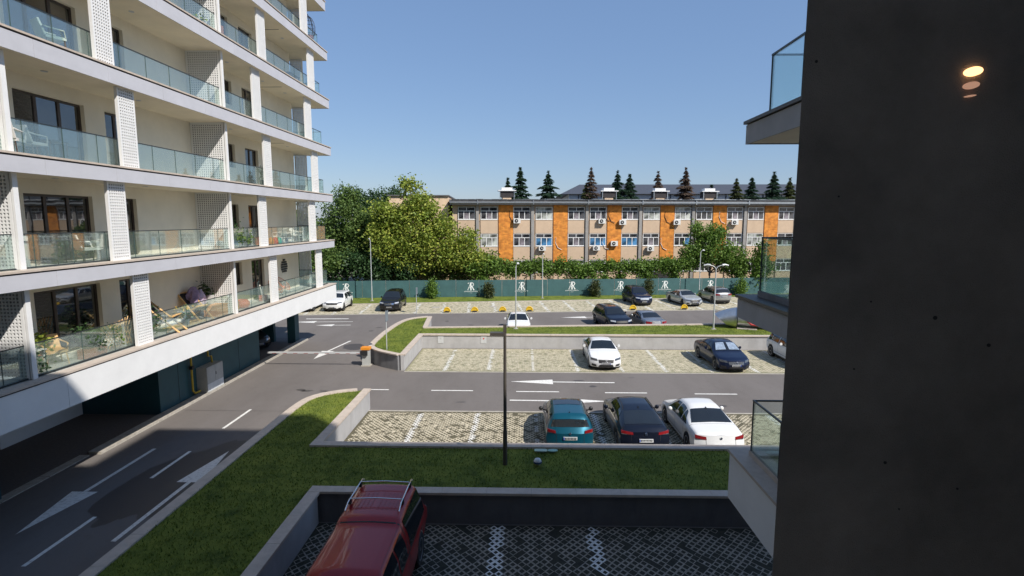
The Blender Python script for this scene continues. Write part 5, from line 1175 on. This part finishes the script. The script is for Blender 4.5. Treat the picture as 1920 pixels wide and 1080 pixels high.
pot_plant('dark pot of yellow sunflowers between the two deck chairs', -14.15, 22.35, F1, .75, .16, leaf_mid, grey_pot, 120, flower=flow_y)
pot_plant('tall bushy pot plant just right of the perforated screen on the lowest balcony', -13.95, 19.75, F1, 1.05, .2, leaf_dark, grey_pot, 400)
tag(MB().box((-14.7, 21.6, F1 + .001), (-13.95, 23.7, F1 + .012), mat('straw mat', (.55, .36, .13), .9, .25, 12)).build('floor_mat'), 'straw coloured mat under the deck chairs', 'mat')
t = thing('storage_chest', 'orange-brown wooden chest with slatted front on the lowest balcony', 'chest', (-14.15, 24.65, F1), R(90))
for i in range(7): MB().box((-.45 + i * .129, -.3, .04), (-.45 + i * .129 + .121, .3, .5), wood_d).build('board', t, world=False)
MB().box((-.47, -.33, .502), (.47, .33, .545), wood_d).build('lid', t, world=False)
t = thing('coat_stand', 'dark stand draped with mauve fabric against the balcony wall', 'drying rack', (-14.75, 24.2, F1)); MB().tube([(0, 0, 0), (0, 0, 1.35)], .02, blk, 6).build('pole', t, world=False)

def drape(cx, cy, z0, z1, r, m, seed):
    rr = random.Random(seed); n = 18; vs = []; rows = 6
    for i in range(rows + 1):
        z = z1 + (z0 - z1) * i / rows; k = .35 + .65 * math.sin(min(1, i / rows * 1.5) * PI / 2)
        for j in range(n): a = 2 * PI * j / n; q = r * k * (1 + .22 * math.sin(3 * a + seed + i * .5) + .14 * math.sin(7 * a + i)); vs.append((cx + q * math.cos(a) * .7, cy + q * math.sin(a), z + rr.uniform(-.02, .02)))
    MB().add(vs, [(i * n + j, i * n + (j + 1) % n, (i + 1) * n + (j + 1) % n, (i + 1) * n + j) for i in range(rows) for j in range(n)] + [tuple(range(n))], m).build('fabric', t, world=False, smooth=60)
drape(0, -.22, .75, 1.42, .34, purple, 1); drape(.03, .22, .62, 1.25, .30, mat('pale lilac fabric', (.50, .42, .55), .9, .2, 8), 2); drape(.05, .3, .35, .70, .24, fabric_w, 3)
t = thing('planter_box', 'grey tall planter box with an orchid by the perforated divider', 'planter box', (-14.7, 24.85, F1)); MB().box((-.3, -.15, 0), (.3, .15, .95), grey_cab).build('box', t, world=False); V = leafcloud([(0, 0, 1.2, .25, .12, .22)], 90, .12, 29); obj('foliage', npmesh('foliage', V, np.arange(len(V)).reshape(-1, 4), [leaf_dark]), t)
t = thing('hose_reel', 'orange-yellow wicker basket frame beside the divider', 'basket', (-13.85, 25.75, F1)); MB().lathe([(.13, 0), (.18, .2), (.15, .62), (.12, .64)], (0, 0, 0), mat('ochre wicker', (.50, .28, .07), .8, .3, 25), 12).build('basket', t, world=False)
t = thing('pouf', 'orange-red rounded pouf on the lowest balcony', 'pouf', (-14.15, 27.0, F1)); MB().lathe([(.2, 0), (.34, .08), (.36, .28), (.25, .42), (.05, .46)], (0, 0, 0), orange_f, 18).build('cushion', t, world=False, smooth=70)
t = thing('toy_slide', 'small pink and white toy in front of the balcony door', 'toy', (-14.3, 29.5, F1)); MB().tube([(0, 0, .1), (0, -.3, .9)], .04, fabric_w, 6).build('slide_rail', t, world=False); MB().box((-.15, -.15, 0), (.15, .2, .32), mat('pink plastic', (.60, .2, .2), .5)).build('seat', t, world=False); MB().box((-.3, .4, 0), (-.05, .7, .25), fabric_w).build('box', t, world=False)
t = thing('toy_bucket', 'pink and lime striped bucket beside the pillar on the lowest balcony', 'toy', (-13.95, 30.1, F1)); MB().lathe([(.14, 0), (.16, .12)], (0, 0, 0), mat('lime', (.5, .6, .04), .5), 12).build('bucket_base', t, world=False); MB().lathe([(.16, .121), (.17, .18)], (0, 0, 0), yellow_m, 12).build('bucket_band', t, world=False); MB().lathe([(.17, .181), (.18, .26)], (0, 0, 0), mat('hot pink', (.65, .1, .22), .5), 12).build('bucket_rim', t, world=False)
def wire_chair(label, x, y, z, rz):
    t = thing('wire_chair', label, 'armchair', (x, y, z), rz, 'round orange string chairs'); om = mat('orange string', (.60, .19, .09), .6, .1)
    Pc = [(.40 * math.cos(a), .12 + .42 * math.sin(a) * .9, .55 + .36 * math.sin(a) * 1.0) for a in np.linspace(0, 2 * PI, 21)]; MB().tube(Pc, .018, om, 6).build('rim', t, world=False)
    m = MB()
    for p in Pc[:-1]: m.tube([p, (p[0] * .45, p[1] * .5 - .02, .36 + .1 * (p[2] - .55)), (0, -.05, .34)], .009, om, 4)
    m.build('string', t, world=False)
    for a in (45, 135, 225, 315): MB().tube([(.1 * math.cos(R(a)), .1 * math.sin(R(a)), .36), (.3 * math.cos(R(a)), .3 * math.sin(R(a)), 0)], .012, blk, 5).build('leg', t, world=False)
wire_chair('round orange string chair nearer the perforated pillar', -14.45, 31.6, F1, R(60)); wire_chair('round orange string chair nearer the corner wall', -14.6, 33.0, F1, R(80))
t = thing('wall_ornament', 'round dark slatted ornament on the balcony end wall', 'wall ornament', (-15.08, 34.1, F1 + 1.5))
for k in range(6):
    z = -.36 + k * .144; w = math.sqrt(max(.02, .19 - (z + .05) ** 2)); MB().box((0, -w, z), (.03, w, z + .11), blk).build('slat', t, world=False)
# near end of the lowest balcony
tr = thing('trellis', 'fan of diagonal wooden trellis slats leaning against the perforated screen', 'trellis', (-13.85, 17.95, F1), 0)
for i in range(9):
    MB().tube([(-.02, -.75 + i * .17, .1), (-.02, -.05 + i * .13, 1.05 - abs(i - 6) * .03)], .016, wood, 4).build('slat', tr, world=False); MB().tube([(.02, -.05 + i * .1, .1), (.02, -.75 + i * .16, .85 + i * .02)], .016, wood, 4).build('slat', tr, world=False)
V = leafcloud([(0, .0, .55, .2, .5, .4)], 120, .07, 4); obj('foliage', npmesh('foliage', V, np.arange(len(V)).reshape(-1, 4), [leaf_mid]), tr)
t = thing('planter_box', 'red-brown planter trough with a blue-green shrub beside the trellis', 'planter box', (-13.95, 17.1, F1)); MB().box((-.16, -.42, 0), (.16, .42, .3), terracotta).build('trough', t, world=False); V = leafcloud([(0, 0, .62, .3, .42, .36)], 600, .08, 41); obj('foliage', npmesh('foliage', V, np.arange(len(V)).reshape(-1, 4), [leaf_dark]), t)
simple_chair('light wooden armchair with slender frame seen through the near glass', -14.35, 16.1, F1, R(60), wood, wood); simple_chair('dark wicker armchair behind the nearest glass panel', -14.4, 13.2, F1, R(80), mat('brown wicker', (.14, .09, .04), .8, .3, 30), wood, w=.7)
table('white garden table with plants beside the fin on the lowest balcony', -14.4, 15.2, F1, 0, .6, .8, .62, fabric_w, fabric_w); pot_plant('leafy plant on the white table', -14.5, 15.2, F1 + .621, .6, .14, leaf_light, grey_pot, 260); pot_plant('trailing plant on the floor near the white table', -13.95, 14.95, F1, .55, .18, leaf_dark, terracotta, 380)
pot_plant('bushy plant reaching in front of the near window', -14.6, 16.0, F1, 1.0, .16, leaf_light, terracotta, 260)
# second level
def bicycle(label, x, y, z, rz):
    t = thing('bicycle', label, 'bicycle', (x, y, z), rz); tm = mat('turquoise frame', (.06, .42, .36), .4, .05)
    for sy in (-.5, .5):
        P = [(0, sy + .33 * math.cos(a), .34 + .33 * math.sin(a)) for a in np.linspace(0, 2 * PI, 25)]; w = MB().tube(P, .02, tyre_m, 6).build('wheel', t, world=False)
        sm = MB()
        for k in range(8): a = PI * k / 8; sm.tube([(0, sy + .32 * math.cos(a), .34 + .32 * math.sin(a)), (0, sy - .32 * math.cos(a), .34 - .32 * math.sin(a))], .003, metal_g, 3)
        sm.build('spoke', w, world=False)
    f = MB()
    for a, b in (((0, -.5, .34), (0, -.1, .32)), ((0, -.1, .32), (0, -.22, .85)), ((0, -.1, .32), (0, .36, .75)), ((0, -.2, .75), (0, .34, .82)), ((0, -.5, .34), (0, -.2, .75)), ((0, .5, .34), (0, .32, .95))): f.tube([a, b], .018, tm, 6)
    f.build('frame', t, world=False); MB().tube([(-.25, .25, 1.02), (0, .32, .98), (.25, .25, 1.02)], .014, blk, 6).build('handlebar', t, world=False); MB().prism([(-.06, -.34), (.06, -.34), (.03, -.08), (-.03, -.08)], .86, .90, blk).build('saddle', t, world=False)
bicycle('turquoise bicycle leaning by the perforated divider at far left', -13.95, 13.75, F2, R(25))
simple_chair('white cushioned dining chair on the second balcony nearer the glass', -14.2, 17.6, F2, R(150), fabric_w, frame_b); simple_chair('white cushioned dining chair on the second balcony right of the table', -14.3, 18.5, F2, R(-120), fabric_w, frame_b)
table('dark dining table on the second balcony behind the glass', -14.3, 16.7, F2, 0, .7, 1.1, .74, blk, frame_b)
MB_ = MB().box((-14.0, 14.75, F2), (-13.85, 15.1, F2 + .9), fabric_w).build('side_cabinet'); tag(MB_, 'narrow white cabinet beside the fin on the second balcony', 'cabinet')
t = pot_plant('tall dark tree-like pot plant by the small window on the second balcony', -14.6, 26.9, F2, 2.0, .22, leaf_dark, grey_pot, 500); pot_plant('flowering green plants crowding the rail on the second balcony', -13.95, 26.3, F2, .75, .3, leaf_mid, fabric_w, 600)
pot_plant('second green plant at the rail beside the blue box', -13.95, 27.0, F2, .62, .25, leaf_mid, grey_pot, 400); tag(MB().box((-14.4, 27.2, F2), (-14.0, 27.6, F2 + .5), mat('blue box', (.10, .25, .42), .6)).build('storage_box'), 'blue box left of the pillar on the second balcony', 'box')
table('white table at the far end of the second balcony', -14.1, 33.0, F2, 0, .7, 1.0, .6, fabric_w, fabric_w); simple_chair('white chair with arched back left of the white table, second balcony', -14.2, 31.6, F2, R(-90), fabric_w, fabric_w); simple_chair('white chair right of the white table, second balcony', -14.2, 34.2, F2, R(90), fabric_w, fabric_w)
t = thing('toy_pile', 'red and green toys heaped by the rail on the second balcony', 'toys', (-13.95, 30.6, F2))
for dx, dy, col in ((0, 0, (.55, .05, .05)), (.05, .35, (.03, .35, .15)), (0, .7, (.5, .45, .4)), (-.1, -.3, (.5, .22, .06))): MB().lathe([(.12, 0), (.17, .1), (.12, .34), (.03, .4)], (dx, dy, 0), mat('toy %.2f' % dy, col, .5), 10).build('toy', t, world=False, smooth=60)
pot_plant('red-leaved pot plant at the wall behind the toys', -14.7, 30.0, F2, 1.25, .15, leaf_dead, terracotta, 130)
# third and higher levels
simple_chair('white moulded armchair at the left on the third balcony', -14.0, 14.95, F3, R(200), fabric_w, frame_b, w=.62); simple_chair('dark-framed armchair beside the white one on the third balcony', -14.1, 15.75, F3, R(180), grey_cab, frame_b, w=.62); table('small dark table on the third balcony', -14.1, 16.5, F3, 0, .5, .7, .6, blk, frame_b)
pot_plant('thin bare-stemmed plant right of the pillar on the third balcony', -14.1, 29.7, F3, 1.2, .1, leaf_mid, grey_pot, 60)
simple_chair('pale green armchair behind the glass on the fourth balcony', -14.0, 16.75, F4, R(150), mat('pale green shell', (.38, .46, .42), .5), frame_b)
pot_plant('small leafy plant by the fin on the fifth balcony', -14.0, 24.2, F5, .5, .16, leaf_mid, fabric_w, 160); tag(MB().prism([(-14.6, 26.2), (-14.1, 26.2), (-14.1, 26.7), (-14.6, 26.7)], F5, F5 + .95, terracotta).build('storage_box'), 'brick red box against the small window on the fifth balcony', 'box')
t = table('dark table under a folded cover near the corner of the fourth balcony', -14.2, 34.0, F5, 0, .8, 1.4, .62, blk, frame_b)
# hanging egg chair on the sixth level corner
eg = thing('hanging_chair', 'dark wicker hanging egg chair at the corner of the top visible balcony', 'hanging chair', (-14.0, 36.9, F6))
MB().tube([(.0, .3, .05), (.0, .75, .5), (.0, .85, 1.3), (.0, .55, 1.85), (.0, 0, 2.02)], .025, blk, 7).build('stand', eg, world=False); MB().lathe([(.45, 0), (.45, .04)], (0, .3, 0), blk, 18).build('base', eg, world=False)
m = MB()
for k in range(12):
    a = 2 * PI * k / 12; m.tube([(.46 * math.sin(u) * math.cos(a), .46 * math.sin(u) * math.sin(a), 1.15 - .75 * math.cos(u)) for u in np.linspace(.1, PI - .05, 10)], .012, blk, 4)
for u in np.linspace(.4, PI - .4, 8): m.tube([(.46 * math.sin(u) * math.cos(a), .46 * math.sin(u) * math.sin(a), 1.15 - .75 * math.cos(u)) for a in np.linspace(0, 2 * PI, 17)], .010, blk, 4)
m.build('basket', eg, world=False); MB().lathe([(.1, .42), (.34, .55), (.3, .72)], (0, 0, 0), mat('dull red cushion', (.35, .08, .06), .9), 12).build('cushion', eg, world=False, smooth=60)
